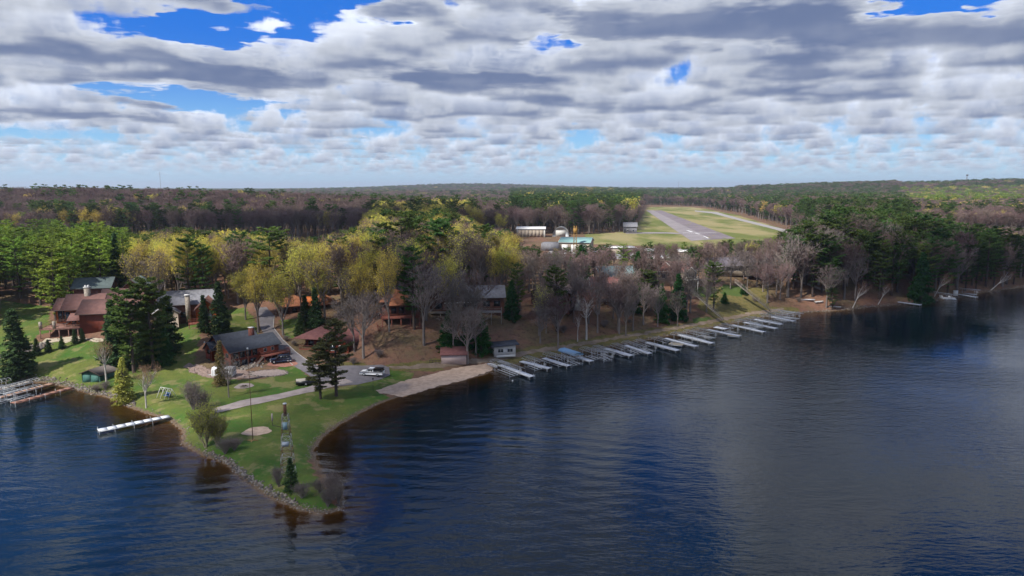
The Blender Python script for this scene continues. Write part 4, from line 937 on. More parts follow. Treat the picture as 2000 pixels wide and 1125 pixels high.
gable(B, -6, 11, 0, 11, -1, 3.2, 5.8, 'x', M_tan, mat('blue_green_roof', (.15, .20, .20), .8, scale=1, c2=(.12, .16, .165)), .7)
B = house('tan_two_storey_house', 1303, 566, 30, 'tan two-storey house with white-framed windows and a balcony above the lower stairs', z=10.8, rad=14)
gable(B, -4, 6, 2, 11, -2, 5.2, 7.6, 'x', M_tan, M_brown, .7); gable(B, 5, 15, 1, 10, -2, 4.9, 7.4, 'x', M_tan, M_mauve, .7); gable(B, 6.5, 10.5, -2.4, 2, -2.5, 4.6, 6.2, 'y', M_tan, M_mauve, .4)
for u in (7.6, 9.4): window(B, 'f', u, -2.4, 2.4, 1.6, 1.8, M_wtrim, bars=1); window(B, 'f', u, -2.4, -.9, 1.6, 2.2, M_wtrim, bars=1)
for u in (-2.5, 0, 2.5): window(B, 'f', u, 2, 2.4, 1.6, 1.5, M_wtrim, bars=1)
for u in (12, 14): window(B, 'f', u, 1, 2.4, 1.3, 1.7, M_wtrim, bars=1)
deck(B, 6, 11, -4.0, -2.45, 2.0, -2.5, True, M_wtrim, 2.4, 'flr'); block(B, -6.5, -4.2, 4, 9, -1, 6.0, M_white, 'white_bay')
B = house('long_grey_roof_house', 1400, 545, 12, 'long tan house with a dark grey-purple roof on the bluff near the upper stairs', z=12, rad=15)
R_ = mat('grey_purple_shingles', (.15, .135, .155), .85, scale=1, c2=(.12, .105, .125))
gable(B, -2, 12, 2, 10, -1, 3.3, 5.8, 'x', M_tan, R_, .7); hip(B, 13, 23, 0, 10, 3.2, 6.4, R_, .8); block(B, 13.2, 22.8, .2, 9.8, -1, 3.2, M_tan)
for u in (1, 4, 7, 10): window(B, 'f', u, 2, 1, 1.9, 1.5, M_wtrim, bars=1)
for u in (15, 18, 21): window(B, 'f', u, .2, .9, 1.7, 1.7, M_trim, bars=1)

# --- huts by the beach
B = house('beach_hut', 862, 711, 3, 'pale pink windowless beach hut with a maroon roof', 'hut', z=1.55, rad=5)
block(B, 0, 6.2, 0, 3.6, -.3, 2.3, M_pink); shedroof(B, 0, 6.2, 0, 3.6, 2.15, 3.3, 'y0', M_maroon, .35)
for k in range(4): MB().box(-3 + k * .8, -2.9 + k * .8, -.2, 0, -.2, 1.0).obj('fence_post', M_trim, B)
MB().box(-3.1, -.1, -.2, -.12, .85, .95).obj('fence_rail', M_trim, B)
B = house('white_hut', 966, 701, 12, 'white flat-roofed boathouse hut with two dark windows beside the beach', 'hut', z=1.55, rad=5)
block(B, 0, 5.6, 0, 4, -.3, 2.5, M_white); shedroof(B, 0, 5.6, 0, 4, 2.5, 2.95, 'x0', M_darkroof, .9, .16)
for u in (1.6, 4.1): window(B, 'f', u, 0, .9, 1.5, 1.0, M_wtrim, bars=1)
MB().box(.4, 5.4, -.8, -.3, -.2, .35).obj('bench', M_wtrim, B); window(B, 'l', 2, 0, .2, .9, 2.0, M_wtrim, name='door')
B = house('green_shed', 161, 747, -16, 'small dark green double-door shed on the lawn by the lake', 'shed', z=None, rad=4)
gable(B, 0, 5.2, 0, 4.6, -.3, 2.1, 3.1, 'y', M_green, mat('shed_roof', (.12, .10, .09), .9), .35)
for u in (1.35, 3.8): MB().box(u - 1.05, u + 1.05, -.08, -.01, .05, 1.9).obj('door', mat('green_door', (.045, .13, .11), .7), B)
# --- airfield
B = house('hangar', 0, 0, -4, 'pale metal hangar with a wide folding door at the edge of the pines', 'hangar', at=(*G(1009, 463, 12), 12), z=12, rad=14)
gable(B, 0, 19, 0, 14, 0, 5.4, 6.6, 'x', M_pale, M_wtrim, .4)
for k in range(7): MB().box(1.2 + 2.4 * k, 3.5 + 2.4 * k, -.15, -.02, .1, 4.6).obj('door_panel', M_tan, B)
MB().box(1, 18.2, -.14, -.02, 4.65, 4.9).obj('door_track', M_trim, B)
B = house('quonset_hangar', 0, 0, -6, 'arched silver metal hangar next to the pale rectangular hangar', 'hangar', at=(*G(1079, 462, 12), 12), z=12, rad=10)
arc = [(5.5 + 5.5 * math.cos(a), 6.2 * math.sin(a)) for a in np.linspace(0, math.pi, 15)]
MB().prism(arc, 0, 13, 'y').obj('shell', M_steel, B)
for k in range(5): MB().prism([(5.5 + 5.62 * math.cos(a), 6.3 * math.sin(a)) for a in np.linspace(0, math.pi, 15)], .2 + 3 * k, .45 + 3 * k, 'y').obj('rib', M_pale, B)
MB().box(2.2, 8.8, -.12, -.02, 0, 4.2).obj('door', M_pale, B)
B = house('teal_roof_shop', 0, 0, -14, 'broad building with a pale teal metal roof in front of the hangars', 'building', at=(*G(1092, 490, 12), 12), z=12, rad=16)
gable(B, 0, 16, 0, 16, 0, 4.6, 6.6, 'x', M_tan, M_teal, .5)
for u in (3, 8, 13): MB().box(u - 1.6, u + 1.6, -.12, -.02, .1, 3.4).obj('garage_door', M_wtrim, B)
block(B, -9, 0, -3, 6, 0, 4.2, M_greyroof, 'annex')
B = house('drill_derrick', 0, 0, 10, 'yellow-orange lattice drill mast beside the teal-roofed building', 'derrick', at=(*G(1123, 492, 12), 12), z=12, rad=3)
My = mat('yellow_paint', (.30, .17, .04), .6); m = MB(); hh = top_at(B.location.x, B.location.y, 441) - 12
for sx in (-1, 1):
    for sy in (-1, 1): MB().beam((sx * .7, sy * .7, 0), (sx * .6, sy * .6, hh), .18).obj('leg', My, B)
for k in range(7): z_ = hh * k / 7; m.beam((-.7, -.7, z_), (.7, -.7, z_ + hh / 7), .1).beam((.7, .7, z_), (-.7, .7, z_ + hh / 7), .1)
m.obj('bracing', My, B); MB().box(-.9, .9, -.9, .9, hh * .72, hh * .9).obj('crown_block', My, B)
B = house('grey_airfield_house', 0, 0, -8, 'grey two-storey house at the trees on the left edge of the runway', at=(*G(1218, 455, 12), 12), z=12, rad=10)
gable(B, 0, 9.5, 0, 9, 0, 4.6, 7.4, 'x', M_greyroof, M_greyroof, .5); window(B, 'f', 3, 0, 1, 1.5, 1.5, M_wtrim); window(B, 'f', 7, 0, 1, 1.5, 1.5, M_wtrim)
for i, (px, py, w_, l_) in enumerate([(1215, 497, 14, 'white flat-roofed store beside the town parking lot'), (1290, 520, 12, 'white flat-roofed building behind the tan house'), (1345, 505, 10, 'low white building at the right end of the parking lot'), (1030, 520, 12, 'pale building behind the bluff trees')]):
    B = house('flat_roof_building', 0, 0, 5 + 4 * i, l_, 'building', at=(*G(px, py, 12), 12), z=12, rad=9)
    block(B, -w_ / 2, w_ / 2, 0, 9, 0, 3.2, M_tan); MB().box(-w_ / 2 - .3, w_ / 2 + .3, -.3, 9.3, 3.2, 3.5).obj('roof', M_wtrim, B); window(B, 'f', 0, 0, 1, 2, 1.3, M_wtrim)

# ---------------------------------------------------------------- vehicles
M_tyre = mat('tyre', (.02, .02, .02), .9); M_rim = mat('rim', (.35, .36, .38), .4, metal=.6); M_light = mat('lamp_glass', (.6, .6, .6), .2); M_redl = mat('tail_lamp', (.35, .02, .02), .3)
def car(name, at, rot, label, paint, kind='suv', cat='car', L_=4.9, W=1.95):
    e = link(name, None, None, (at[0], at[1], at[2] + .07), R(rot), None, label, cat); w2 = W / 2
    if kind == 'pickup':
        prof = [(-2.75, .45), (-2.8, 1.0), (-2.7, 1.12), (2.0 - .6, 1.12), (2.6, 1.0), (2.75, .85), (2.75, .42)]; cab = [(-.6, 1.12), (-.45, 1.72), (.7, 1.75), (1.4, 1.12)]; L_ = 5.5
    elif kind == 'van':
        prof = [(-2.4, .4), (-2.45, 1.0), (2.1, 1.0), (2.45, .8), (2.45, .4)]; cab = [(-2.42, 1.0), (-2.3, 1.85), (1.2, 1.85), (2.1, 1.0)]
    else:
        prof = [(-2.4, .42), (-2.45, 1.0), (1.3, 1.06), (2.35, .92), (2.45, .75), (2.45, .4)]; cab = [(-2.35, 1.0), (-2.0, 1.7), (.3, 1.74), (1.25, 1.05)]
    m = MB(); m.prism(prof, -w2, w2, 'y'); m.obj('body', paint, e)
    a = [(x, z) for x, z in cab]; m = MB(); m.prism(a, -w2 + .12, w2 - .12, 'y'); c_ = m.obj('cabin', paint, e)
    xs0, xs1 = a[1][0] + .05, a[2][0] - .02; mid = (xs0 + xs1) / 2; n = 2 if kind == 'pickup' else 3
    for s in (-1, 1):
        for k in range(n):
            u0, u1 = xs0 + (xs1 - xs0) * k / n + .05, xs0 + (xs1 - xs0) * (k + 1) / n - .03
            yy_ = s * (w2 - .12); MB().box(u0, u1, min(yy_, yy_ + s * .02), max(yy_, yy_ + s * .02), 1.2, 1.62).obj('side_window', M_glass, e)
    d_ = np.array((a[3][0] - a[2][0], a[3][1] - a[2][1])); q0 = np.array(a[2]) + d_ * .12 + (.02, .015); q1 = np.array(a[2]) + d_ * .9 + (.02, .015)
    MB().add([(q0[0], -w2 + .22, q0[1]), (q0[0], w2 - .22, q0[1]), (q1[0], w2 - .18, q1[1]), (q1[0], -w2 + .18, q1[1])], [(0, 3, 2, 1)]).obj('windscreen', M_glass, e)
    fx = 1.65; rx = -1.6
    for x in (fx, rx):
        for s in (-1, 1):
            wh = MB().beam((x, s * (w2 - .22), .37), (x, s * (w2 + .01), .37), .53, .53, 14).obj('wheel', M_tyre, e); MB().beam((x, s * (w2 - .1), .37), (x, s * (w2 + .03), .37), .29, .29, 10).obj('rim', M_rim, wh)
    xf, xr = (2.72, -2.78) if kind == 'pickup' else (2.43, -2.43)
    for s in (-1, 1):
        MB().box(xf - .05, xf + .05, s * .72 - .2, s * .72 + .2, .66, .82).obj('headlight', M_light, e); MB().box(xr - .04, xr + .04, s * .82 - .1, s * .82 + .1, .72, .98).obj('tail_light', M_redl, e)
    MB().box(xf - .02, xf + .1, -w2 + .1, w2 - .1, .38, .58).obj('bumper', M_rim, e)
    return e
wp = mat('white_car_paint', (.72, .73, .74), .3, spec=.5); bp = mat('dark_blue_car_paint', (.012, .022, .05), .25, spec=.6); blk = mat('black_car_paint', (.015, .015, .017), .35, spec=.5)
e = car('pickup_truck', T(727, 735), 172, 'white pickup truck with a dark bed canopy on the parking pad', wp, 'pickup', 'pickup truck')
MB().prism([(-2.7, 1.13), (-2.6, 1.85), (-.65, 1.85), (-.6, 1.13)], -.88, .88, 'y').obj('bed_canopy', blk, e); MB().beam((-2.6, 0, 1.8), (-3.1, 0, 2.15), .5, .06).obj('canopy_hatch', blk, e)
car('suv', T(549, 709), 205, 'dark blue pickup-style car parked on the red gravel beside the deck', bp, 'suv')
e = link('utility_trailer', None, None, tuple(T(598, 752)), R(18), None, 'low black trailer loaded with pale boards behind the two path-side pines', 'trailer')
MB().box(-2.2, 2.2, -1.0, 1.0, .4, 1.1).obj('bed', blk, e)
for k in range(6): MB().box(-2.1, 2.1, -.9 + .31 * k, -.62 + .31 * k, 1.11, 1.22).obj('board', mat('pale_boards', (.42, .38, .32), .9), e)
for s in (-1, 1):
    w_ = MB().beam((0, s * .95, .35), (0, s * 1.15, .35), .5, .5, 12).obj('wheel', M_tyre, e); MB().beam((0, s * 1.1, .35), (0, s * 1.17, .35), .25, .25, 8).obj('rim', M_rim, w_)
MB().beam((2.2, 0, .45), (3.4, 0, .45), .08).obj('drawbar', blk, e)
# white covered trailer with fluted cover
e = link('covered_trailer', None, None, tuple(T(438, 736)), R(-2), None, 'white box trailer under a creased cover in front of the dark-roofed house', 'trailer')
V = []; n = 44
for i in range(n + 1):
    x = -2.45 + 4.9 * i / n; o = .07 * math.sin(i * 2.4) + .05 * math.sin(i * 5.1)
    for y_, z_ in ((-1.1 + o, .35), (-1.06 + o * .8, 1.7), (-.8, 2.35 + o * .3), (.8, 2.35), (1.08, 1.5), (1.08, .35)): V.append((x * (1 - .02 * (z_ > 2)), y_, z_))
F = [(i * 6 + j, i * 6 + j + 1, (i + 1) * 6 + j + 1, (i + 1) * 6 + j) for i in range(n) for j in range(5)]
mm = MB().add(V, F, [(0, j + 1, j) for j in range(1, 5)] + [(n * 6, n * 6 + j, n * 6 + j + 1) for j in range(1, 5)]); mm.obj('cover', mat('white_tarpaulin', (.62, .62, .64), .6), e)
for s in (-1, 1): MB().beam((-.2, s * .95, .35), (-.2, s * 1.12, .35), .48, .48, 12).obj('wheel', M_tyre, e)
MB().beam((-2.4, 0, .45), (-3.9, 0, .4), .1).obj('drawbar', M_steel, e)
vl = ['white van nearest the teal-roofed building in the town lot', 'silver car in the middle of the town lot', 'white car near the flat-roofed store', 'dark car at the right of the town lot', 'white van at the far right of the town lot', 'grey car parked behind the bluff houses']
for i, (px, py) in enumerate([(1105, 506), (1165, 500), (1240, 503), (1282, 498), (1322, 502), (1190, 507)]):
    p = G(px, py, 12); car('parked_car', (p[0], p[1], hz(*p) + .06), rnd.choice((10, 95, 80)), vl[i], [wp, M_rim, wp, blk, wp, M_rim][i], 'van' if 'van' in vl[i] else 'suv', 'van' if 'van' in vl[i] else 'car')

# ---------------------------------------------------------------- docks and boat lifts
M_dock = mat('pale_dock_boards', (.50, .50, .50), .8, scale=1.5, c2=(.40, .40, .41)); M_browndock = mat('brown_dock_boards', (.27, .14, .10), .85, scale=1.5, c2=(.20, .10, .075))
M_ldeck = mat('white_dock_panel', (.66, .68, .72), .6, scale=1, c2=(.56, .58, .62)); M_blue = mat('blue_canopy_cloth', (.20, .33, .48), .8, scale=2, c2=(.16, .28, .42)); M_tand = mat('tan_raft_boards', (.42, .36, .26), .85, scale=2, c2=(.34, .29, .21))
def axis_pt(a, b, z):
    A, B_ = G(*a, z), G(*b, z); d = B_ - A; L_ = float(np.hypot(*d)); return A, L_, math.atan2(d[1], d[0])
PLK = {}
def dock(a, b, wid, label, m_=None, z=.75, group='docks along the shore', posts=True, frame=None):
    A, L_, r_ = axis_pt(a, b, z); m_ = m_ or M_dock
    e = link('dock', None, None, (A[0], A[1], 0), r_, None, label, 'dock', group)
    n = max(3, int(L_ / 1.5)); st = L_ / n; key = (round(st, 2), wid, m_.name)
    if key not in PLK: PLK[key] = MB().box(.02, st - .03, -wid / 2, wid / 2, -.09, 0).mesh('deck_panel', m_)
    for k in range(n): link('deck_panel', PLK[key], e, (st * k, 0, z))
    for s in (-1, 1): MB().box(0, L_, s * wid / 2 - (.04 if s > 0 else -.0), s * wid / 2 + (.0 if s > 0 else .04), z - .28, z - .1).obj('side_beam', frame or M_steel, e)
    if posts:
        for k in range(1, int(L_ / 3.2) + 2):
            x = min(L_ - .1, k * 3.2)
            for s in (-1, 1): MB().beam((x, s * (wid / 2 + .06), -2.2), (x, s * (wid / 2 + .06), z + .35), .055).obj('post', M_steel, e)
    return e
rib_me = None
def lift(a, b, label, wid=3.0, canopy=None, hgt=2.4, z=.6, group='boat lifts along the shore', posth=None):
    """boat lift: four posts, cradle, winch wheel and the bare frame of its canopy"""
    A, L_, r_ = axis_pt(a, b, hgt); L_ = max(L_, 5.0)
    e = link('boat_lift', None, None, (A[0], A[1], 0), r_, None, label, 'boat lift', group); w2 = wid / 2
    for x in (L_ * .22, L_ * .80):
        for s in (-1, 1): MB().beam((x, s * w2, -2.0), (x, s * w2, hgt), .065).obj('post', M_steel, e)
        MB().beam((x, -w2, z - .2), (x, w2, z - .2), .07).obj('cradle_beam', M_steel, e)
    for s in (-1, 1):
        MB().beam((0, s * w2, hgt), (L_, s * w2, hgt), .08).obj('canopy_rail', M_steel, e); MB().beam((L_ * .15, s * w2, z), (L_ * .86, s * w2, z), .07).obj('side_rail', M_steel, e)
        MB().beam((L_ * .2, s * .55, z + .1), (L_ * .85, s * .55, z + .1), .11).obj('bunk', M_ldeck, e)
    n = max(6, int(L_ / .75)); key = ('rib', wid)
    if key not in PLK: PLK[key] = MB().beam((0, -w2, 0), (0, -w2 * .5, .38), .05).beam((0, -w2 * .5, .38), (0, w2 * .5, .38), .05).beam((0, w2 * .5, .38), (0, w2, 0), .05).mesh('rib', M_steel)
    if canopy is None:
        for k in range(n + 1): link('rib', PLK[key], e, (L_ * k / n, 0, hgt))
        MB().beam((0, -w2 * .5, hgt + .38), (L_, -w2 * .5, hgt + .38), .05).beam((0, w2 * .5, hgt + .38), (L_, w2 * .5, hgt + .38), .05).obj('purlin', M_steel, e)
    else:
        P_ = [(-w2 - .1, -.15), (w2 + .1, -.15), (w2 + .05, .12), (w2 * .5, .5), (-w2 * .5, .5), (-w2 - .05, .12)]; o = MB().prism(P_, -.1, L_ + .1, 'x').obj('canopy', canopy, e); o.location = (0, 0, hgt)
    wh = MB(); 
    for k in range(8):
        t0, t1 = k * .785, (k + 1) * .785; c0 = (L_ * .8 + .42 * math.cos(t0), w2 + .16, 1.5 + .42 * math.sin(t0)); c1 = (L_ * .8 + .42 * math.cos(t1), w2 + .16, 1.5 + .42 * math.sin(t1)); wh.beam(c0, c1, .05); wh.beam((L_ * .8, w2 + .16, 1.5), c0, .03)
    wh.obj('winch_wheel', M_wtrim, e); return e
FAR = [
 ('L', (966, 704), (1016, 722), 'first boat lift from the beach, its bare canopy frame reaching furthest out', {}), ('D', (976, 712), (1040, 735), 'long pale dock beside the boat lift nearest the beach', {'wid': 1.5}),
 ('D', (1018, 705), (1074, 719), 'pale dock between the first and second boat lifts', {'wid': 1.5}),
 ('L', (1068, 690), (1108, 702), 'boat lift just before the blue canopy', {}), ('D', (1062, 699), (1112, 714), 'dock on the beach side of the lift by the blue canopy', {'wid': 1.4}),
 ('C', (1099, 683), (1130, 693), 'boat lift covered by a blue cloth canopy', {}), ('D', (1128, 697), (1156, 705), 'short pale dock at the foot of the blue canopy', {'wid': 1.5}),
 ('L', (1140, 680), (1172, 690), 'bare lift frame just past the blue canopy', {}), ('L', (1164, 677), (1196, 687), 'second bare lift frame past the blue canopy', {}),
 ('D', (1184, 680), (1234, 694), 'pale dock jutting out past the pair of lifts by the blue canopy', {'wid': 1.7}), ('L', (1170, 683), (1192, 692), 'small lift tucked against the dock past the blue canopy', {'wid': 2.4}),
 ('L', (1222, 668), (1256, 680), 'lift before the gap of open water near the tan raft', {}), ('D', (1222, 674), (1270, 690), 'dock along the lift before the tan raft', {'wid': 1.4}), ('L', (1246, 665), (1278, 676), 'lift frame right beside the long dock by the tan raft', {}),
 ('D', (1264, 668), (1325, 684), 'long dock ending just before the tan raft', {'wid': 1.7}), ('D', (1299, 660), (1361, 676), 'dock passing behind the tan raft', {'wid': 1.5}),
 ('L', (1316, 651), (1352, 660), 'lift frame behind the dock by the tan raft', {}), ('D', (1327, 653), (1392, 670), 'long dock in the middle of the lift row', {'wid': 1.7}), ('L', (1340, 646), (1378, 655), 'lift frame on the far side of the mid-row dock', {}), ('L', (1358, 642), (1400, 651), 'wide lift frame before the T-shaped dock', {}),
 ('D', (1381, 643), (1446, 656), 'dock with a square platform at its end', {'wid': 1.6}), ('D', (1397, 638), (1420, 642), 'short platform behind the dock with the square end', {'wid': 2.2}),
 ('D', (1429, 634), (1493, 648), 'dock past the open gap, left of the last lift group', {'wid': 1.6}), ('L', (1440, 625), (1480, 634), 'first lift of the last group', {}), ('D', (1454, 629), (1517, 641), 'second dock of the last group', {'wid': 1.6}), ('L', (1464, 620), (1504, 629), 'second lift of the last group', {}),
 ('D', (1474, 623), (1527, 633), 'third dock of the last group', {'wid': 1.6}), ('L', (1488, 614), (1528, 622), 'third lift of the last group', {}), ('L', (1504, 611), (1545, 619), 'fourth lift of the last group', {}), ('D', (1508, 618), (1552, 627), 'last dock of the row', {'wid': 1.5}), ('L', (1524, 608), (1566, 614), 'last lift at the right end of the row', {}),
 ('L', (1028, 698), (1060, 709), 'lift frame between the second dock and the third', {}), ('L', (1106, 690), (1134, 700), 'lift frame under the far side of the blue canopy lift', {}), ('L', (1200, 673), (1228, 683), 'lift frame behind the dock that follows the blue canopy', {}), ('L', (1280, 660), (1310, 669), 'lift frame on the beach side of the tan raft dock', {}),
 ('L', (1412, 634), (1440, 641), 'lift frame behind the T-shaped dock platform', {}), ('L', (1452, 623), (1490, 631), 'lift frame squeezed in between the first docks of the last group', {}), ('L', (1512, 606), (1552, 613), 'lift frame next to the last one of the row', {}),
 ('D', (1752, 589), (1799, 595), 'thin grey dock under the big overhanging spruce', {'wid': 1.2}), ('L', (1822, 571), (1862, 577), 'left lift of the far pair below the pale leafless tree', {}), ('L', (1874, 564), (1914, 568), 'right lift of the far pair below the pale leafless tree', {}), ('D', (1870, 574), (1908, 580), 'dock between the far pair of lifts', {'wid': 1.4})]
for k, a, b, lb, kw in FAR:
    if k == 'D': dock(a, b, kw.get('wid', 1.5), lb, M_ldeck)
    elif k == 'L': lift(a, b, lb, **kw)
    else: lift(a, b, lb, canopy=M_blue)
def raft(px, py, w_, d_, label, m_, rot_=0, z=.6, name='swim_raft', cat='raft'):
    p = G(px, py, z); e = link(name, None, None, (p[0], p[1], 0), R(rot_), None, label, cat)
    for k in range(8): MB().box(-w_ / 2 + w_ * k / 8, -w_ / 2 + w_ * (k + 1) / 8 - .03, -d_ / 2, d_ / 2, z - .12, z).obj('board', m_, e)
    for sx in (-1, 1):
        for sy in (-1, 1): MB().beam((sx * (w_ / 2 - .1), sy * (d_ / 2 - .1), -1.5), (sx * (w_ / 2 - .1), sy * (d_ / 2 - .1), z + .3), .07).obj('post', M_steel, e)
    MB().box(-w_ / 2, w_ / 2, -d_ / 2, -d_ / 2 + .06, z - .4, z - .13).obj('side_beam', M_steel, e)
raft(1322, 671, 4.0, 3.2, 'square tan raft on posts between two docks', M_tand, -30); raft(1434, 654, 3.6, 3.0, 'square platform at the end of the T-shaped dock', M_tand, -25, .72, 'platform', 'platform')
# moored pontoon boat of the far pair
p = G(1850, 582, .5); e = link('pontoon_boat', None, None, (p[0], p[1], .1), R(-25), None, 'small white boat moored beside the far pair of lifts', 'boat')
for s in (-1, 1): MB().beam((-3, s * .9, .15), (3, s * .9, .15), .4, .35, 8).obj('pontoon', M_ldeck, e)
MB().box(-3, 2.7, -1.2, 1.2, .45, .58).obj('deck', M_ldeck, e); MB().box(-2.8, -1.6, -.9, .9, .58, 1.2).obj('seat', M_wtrim, e); MB().box(.2, 1.0, -.5, .3, .58, 1.3).obj('console', M_wtrim, e)
p = G(1866, 577, .9); e = link('storage_locker', None, None, (p[0], p[1], .7), R(-25), None, 'upright white panel locker standing on the far dock', 'locker'); MB().box(-.8, .8, -.3, .3, 0, 2.2).obj('body', M_wtrim, e); MB().box(-.86, .86, -.36, .36, 2.2, 2.28).obj('lid', M_wtrim, e)
# left group
dock((141, 756), (24, 787), 1.5, 'reddish brown dock nearest the open water beside the left lifts', M_browndock, frame=M_browndock, group='docks by the lodge lawn')
dock((104, 748), (-4, 776), 1.5, 'tan-brown dock in the middle of the left lifts', mat('tan_dock_boards', (.36, .22, .15), .85, scale=1.5, c2=(.28, .17, .12)), frame=M_browndock, group='docks by the lodge lawn')
dock((60, 744), (-8, 762), 1.6, 'grey dock furthest from the camera by the left lifts', M_wood, group='docks by the lodge lawn')
lift((76, 754), (6, 772), 'left lift nearest the open water, on the brown dock', 3.0, hgt=2.1, group='boat lifts by the lodge lawn'); lift((70, 742), (0, 760), 'left lift between the tan and grey docks', 3.0, hgt=2.1, group='boat lifts by the lodge lawn'); lift((18, 741), (-30, 750), 'left lift cut by the edge of the picture, behind the grey dock', 3.0, hgt=1.8, group='boat lifts by the lodge lawn'); lift((28, 762), (-24, 776), 'outer left lift with upright white guide posts', 3.0, hgt=2.2, group='boat lifts by the lodge lawn')
dock((331, 812), (191, 840), 1.5, 'single pale dock reaching into the bay from the lawn', M_ldeck, group='docks by the lawn')

# stairs down the bluff
def stairs(a, b, za, zb, label, wid=1.5):
    A = G(*a, za); B_ = G(*b, zb); d = B_ - A; L_ = float(np.hypot(*d)); e = link('hillside_stairs', None, None, (A[0], A[1], 0), math.atan2(d[1], d[0]), None, label, 'stairs')
    n = int(L_ / .42) ; tm_ = MB().box(0, .36, -wid / 2 + .05, wid / 2 - .05, -.05, 0).mesh('tread', M_wood)
    for k in range(n): link('tread', tm_, e, (L_ * k / n, 0, za + (zb - za) * k / n + .35))
    for s in (-1, 1):
        MB().beam((0, s * wid / 2, za + .25), (L_, s * wid / 2, zb + .25), .06, .22).obj('stringer', M_wood, e); MB().beam((0, s * wid / 2, za + 1.25), (L_, s * wid / 2, zb + 1.25), .06, .08).obj('handrail', M_wood, e)
        for k in range(0, n, 5): x = L_ * k / n; z_ = za + (zb - za) * k / n; MB().beam((x, s * wid / 2, z_ - .6), (x, s * wid / 2, z_ + 1.25), .07).obj('post', M_wood, e)
stairs((1352, 570), (1413, 627), 10.6, 1.6, 'long grey wooden stairs from the tan two-storey house to the track', 1.9); stairs((1436, 552), (1506, 609), 11.0, 1.6, 'narrower wooden stairs from the long grey-roofed house to the shore', 1.3)
# track by the far bank
drape('bank_path', conc, TT([(1545, 545), (1580, 555), (1612, 566)]), TT([(1545, 548), (1578, 558.5), (1608, 570)]), 20, 3, .08)

# ---------------------------------------------------------------- small things
def boat(px, py, rot_, label, c, L_=4.2):
    p = T(px, py); e = link('rowing_boat', None, None, (p[0], p[1], p[2] + .05), R(rot_), None, label, 'boat'); V = []; n = 9
    for i in range(n + 1):
        t = i / n; x = -L_ / 2 + L_ * t; w_ = .62 * (1 - max(0, (t - .45) / .55) ** 2.2) + .02
        V += [(x, -w_, .5 + .15 * t), (x, -w_ * .75, .05 + .1 * t), (x, w_ * .75, .05 + .1 * t), (x, w_, .5 + .15 * t)]
    m = MB().add(V, [(4 * i + j, 4 * i + j + 1, 4 * i + j + 5, 4 * i + j + 4) for i in range(n) for j in range(3)] + [(0, 3, 2, 1)]); m.obj('hull', c, e)
    for x in (-1.3, -.2, .8): MB().box(x - .15, x + .15, -.55, .55, .38, .43).obj('seat', M_wood, e)
boat(963, 718, -58, 'grey rowing boat pulled up at the end of the beach', M_ldeck); boat(985, 712, -45, 'second rowing boat beside the first dock', M_dock)
boat(1578, 588, -10, 'white boat lying on the bank past the last lift', M_ldeck, 5); boat(1600, 592, 20, 'small boat on the bank beside the low dark conifer', M_wtrim, 4); boat(1628, 602, -30, 'pale boat on the water edge by the low dark conifer', M_dock, 5)
# lattice tower on the point
TB = T(563, 930); e = link('lattice_tower', None, None, tuple(TB), R(8), None, 'old lattice steel tower with white and rusty sections on the grassy point', 'tower'); hh = top_at(TB[0], TB[1], 789) - TB[2]
M_ow = mat('flaking_white_paint', (.42, .43, .44), .7, scale=3, c2=(.25, .22, .20)); b0, b1 = 1.05, .34
def tw_(z): return b0 + (b1 - b0) * (z / hh) ** .9
nS = 9
for i in range(nS):
    z0, z1 = hh * .86 * i / nS, hh * .86 * (i + 1) / nS; mt_ = M_rust if i in (1, 3, 6) else M_ow; r0, r1 = tw_(z0), tw_(z1)
    for sx in (-1, 1):
        for sy in (-1, 1): MB().beam((sx * r0, sy * r0, z0), (sx * r1, sy * r1, z1), .055).obj('leg', mt_, e)
    m = MB()
    for (ax, ay), (bx, by) in (((-1, -1), (1, -1)), ((1, -1), (1, 1)), ((1, 1), (-1, 1)), ((-1, 1), (-1, -1))):
        m.beam((ax * r0, ay * r0, z0), (bx * r1, by * r1, z1), .03).beam((bx * r0, by * r0, z0), (ax * r1, ay * r1, z1), .03).beam((ax * r1, ay * r1, z1), (bx * r1, by * r1, z1), .04)
    m.obj('bracing', mt_, e)
MB().beam((0, 0, hh * .84), (0, 0, hh), .36, .36, 8).obj('top_drum', M_rust, e); MB().beam((0, 0, hh), (0, 0, hh + .12), .42, .42, 8).obj('cap', M_wtrim, e)
MB().box(-.55, .45, -tw_(hh * .46) - .25, -tw_(hh * .46) + .35, hh * .44, hh * .49).obj('equipment_box', mat('box_grey', (.30, .34, .38), .6), e); MB().box(-.35, .35, -.6, -.5, hh * .66, hh * .76).obj('sign_panel', mat('blue_grey_panel', (.20, .30, .34), .6), e)
MB().beam((-.5, 0, hh * .68), (-1.9, -.2, hh * .72), .06).beam((-1.9, -.2, hh * .72), (-1.9, -.2, hh * .80), .06).obj('lamp_arm', M_trim, e); MB().beam((-1.9, -.2, hh * .78), (-1.9, -.2, hh * .88), .16, .16, 8).obj('lamp', M_pink, e)
# tall mast
p = T(494, 861); hm = top_at(p[0], p[1], 683) - p[2]; e = link('flagpole', None, None, tuple(p), 0, None, 'very tall rusty flagpole with a ball top beside the sand circle', 'flagpole')
MB().beam((0, 0, 0), (0, 0, hm), .10, .10, 8, .05).obj('pole', M_rust, e); MB().beam((0, 0, hm), (0, 0, hm + .35), .2, .2, 8).obj('ball', M_steel, e)
for a in (0, 90): MB().beam((-.9 * math.cos(R(a)), -.9 * math.sin(R(a)), .08), (.9 * math.cos(R(a)), .9 * math.sin(R(a)), .08), .1).obj('foot_beam', mat('orange_wood', (.40, .24, .10), .8), e)
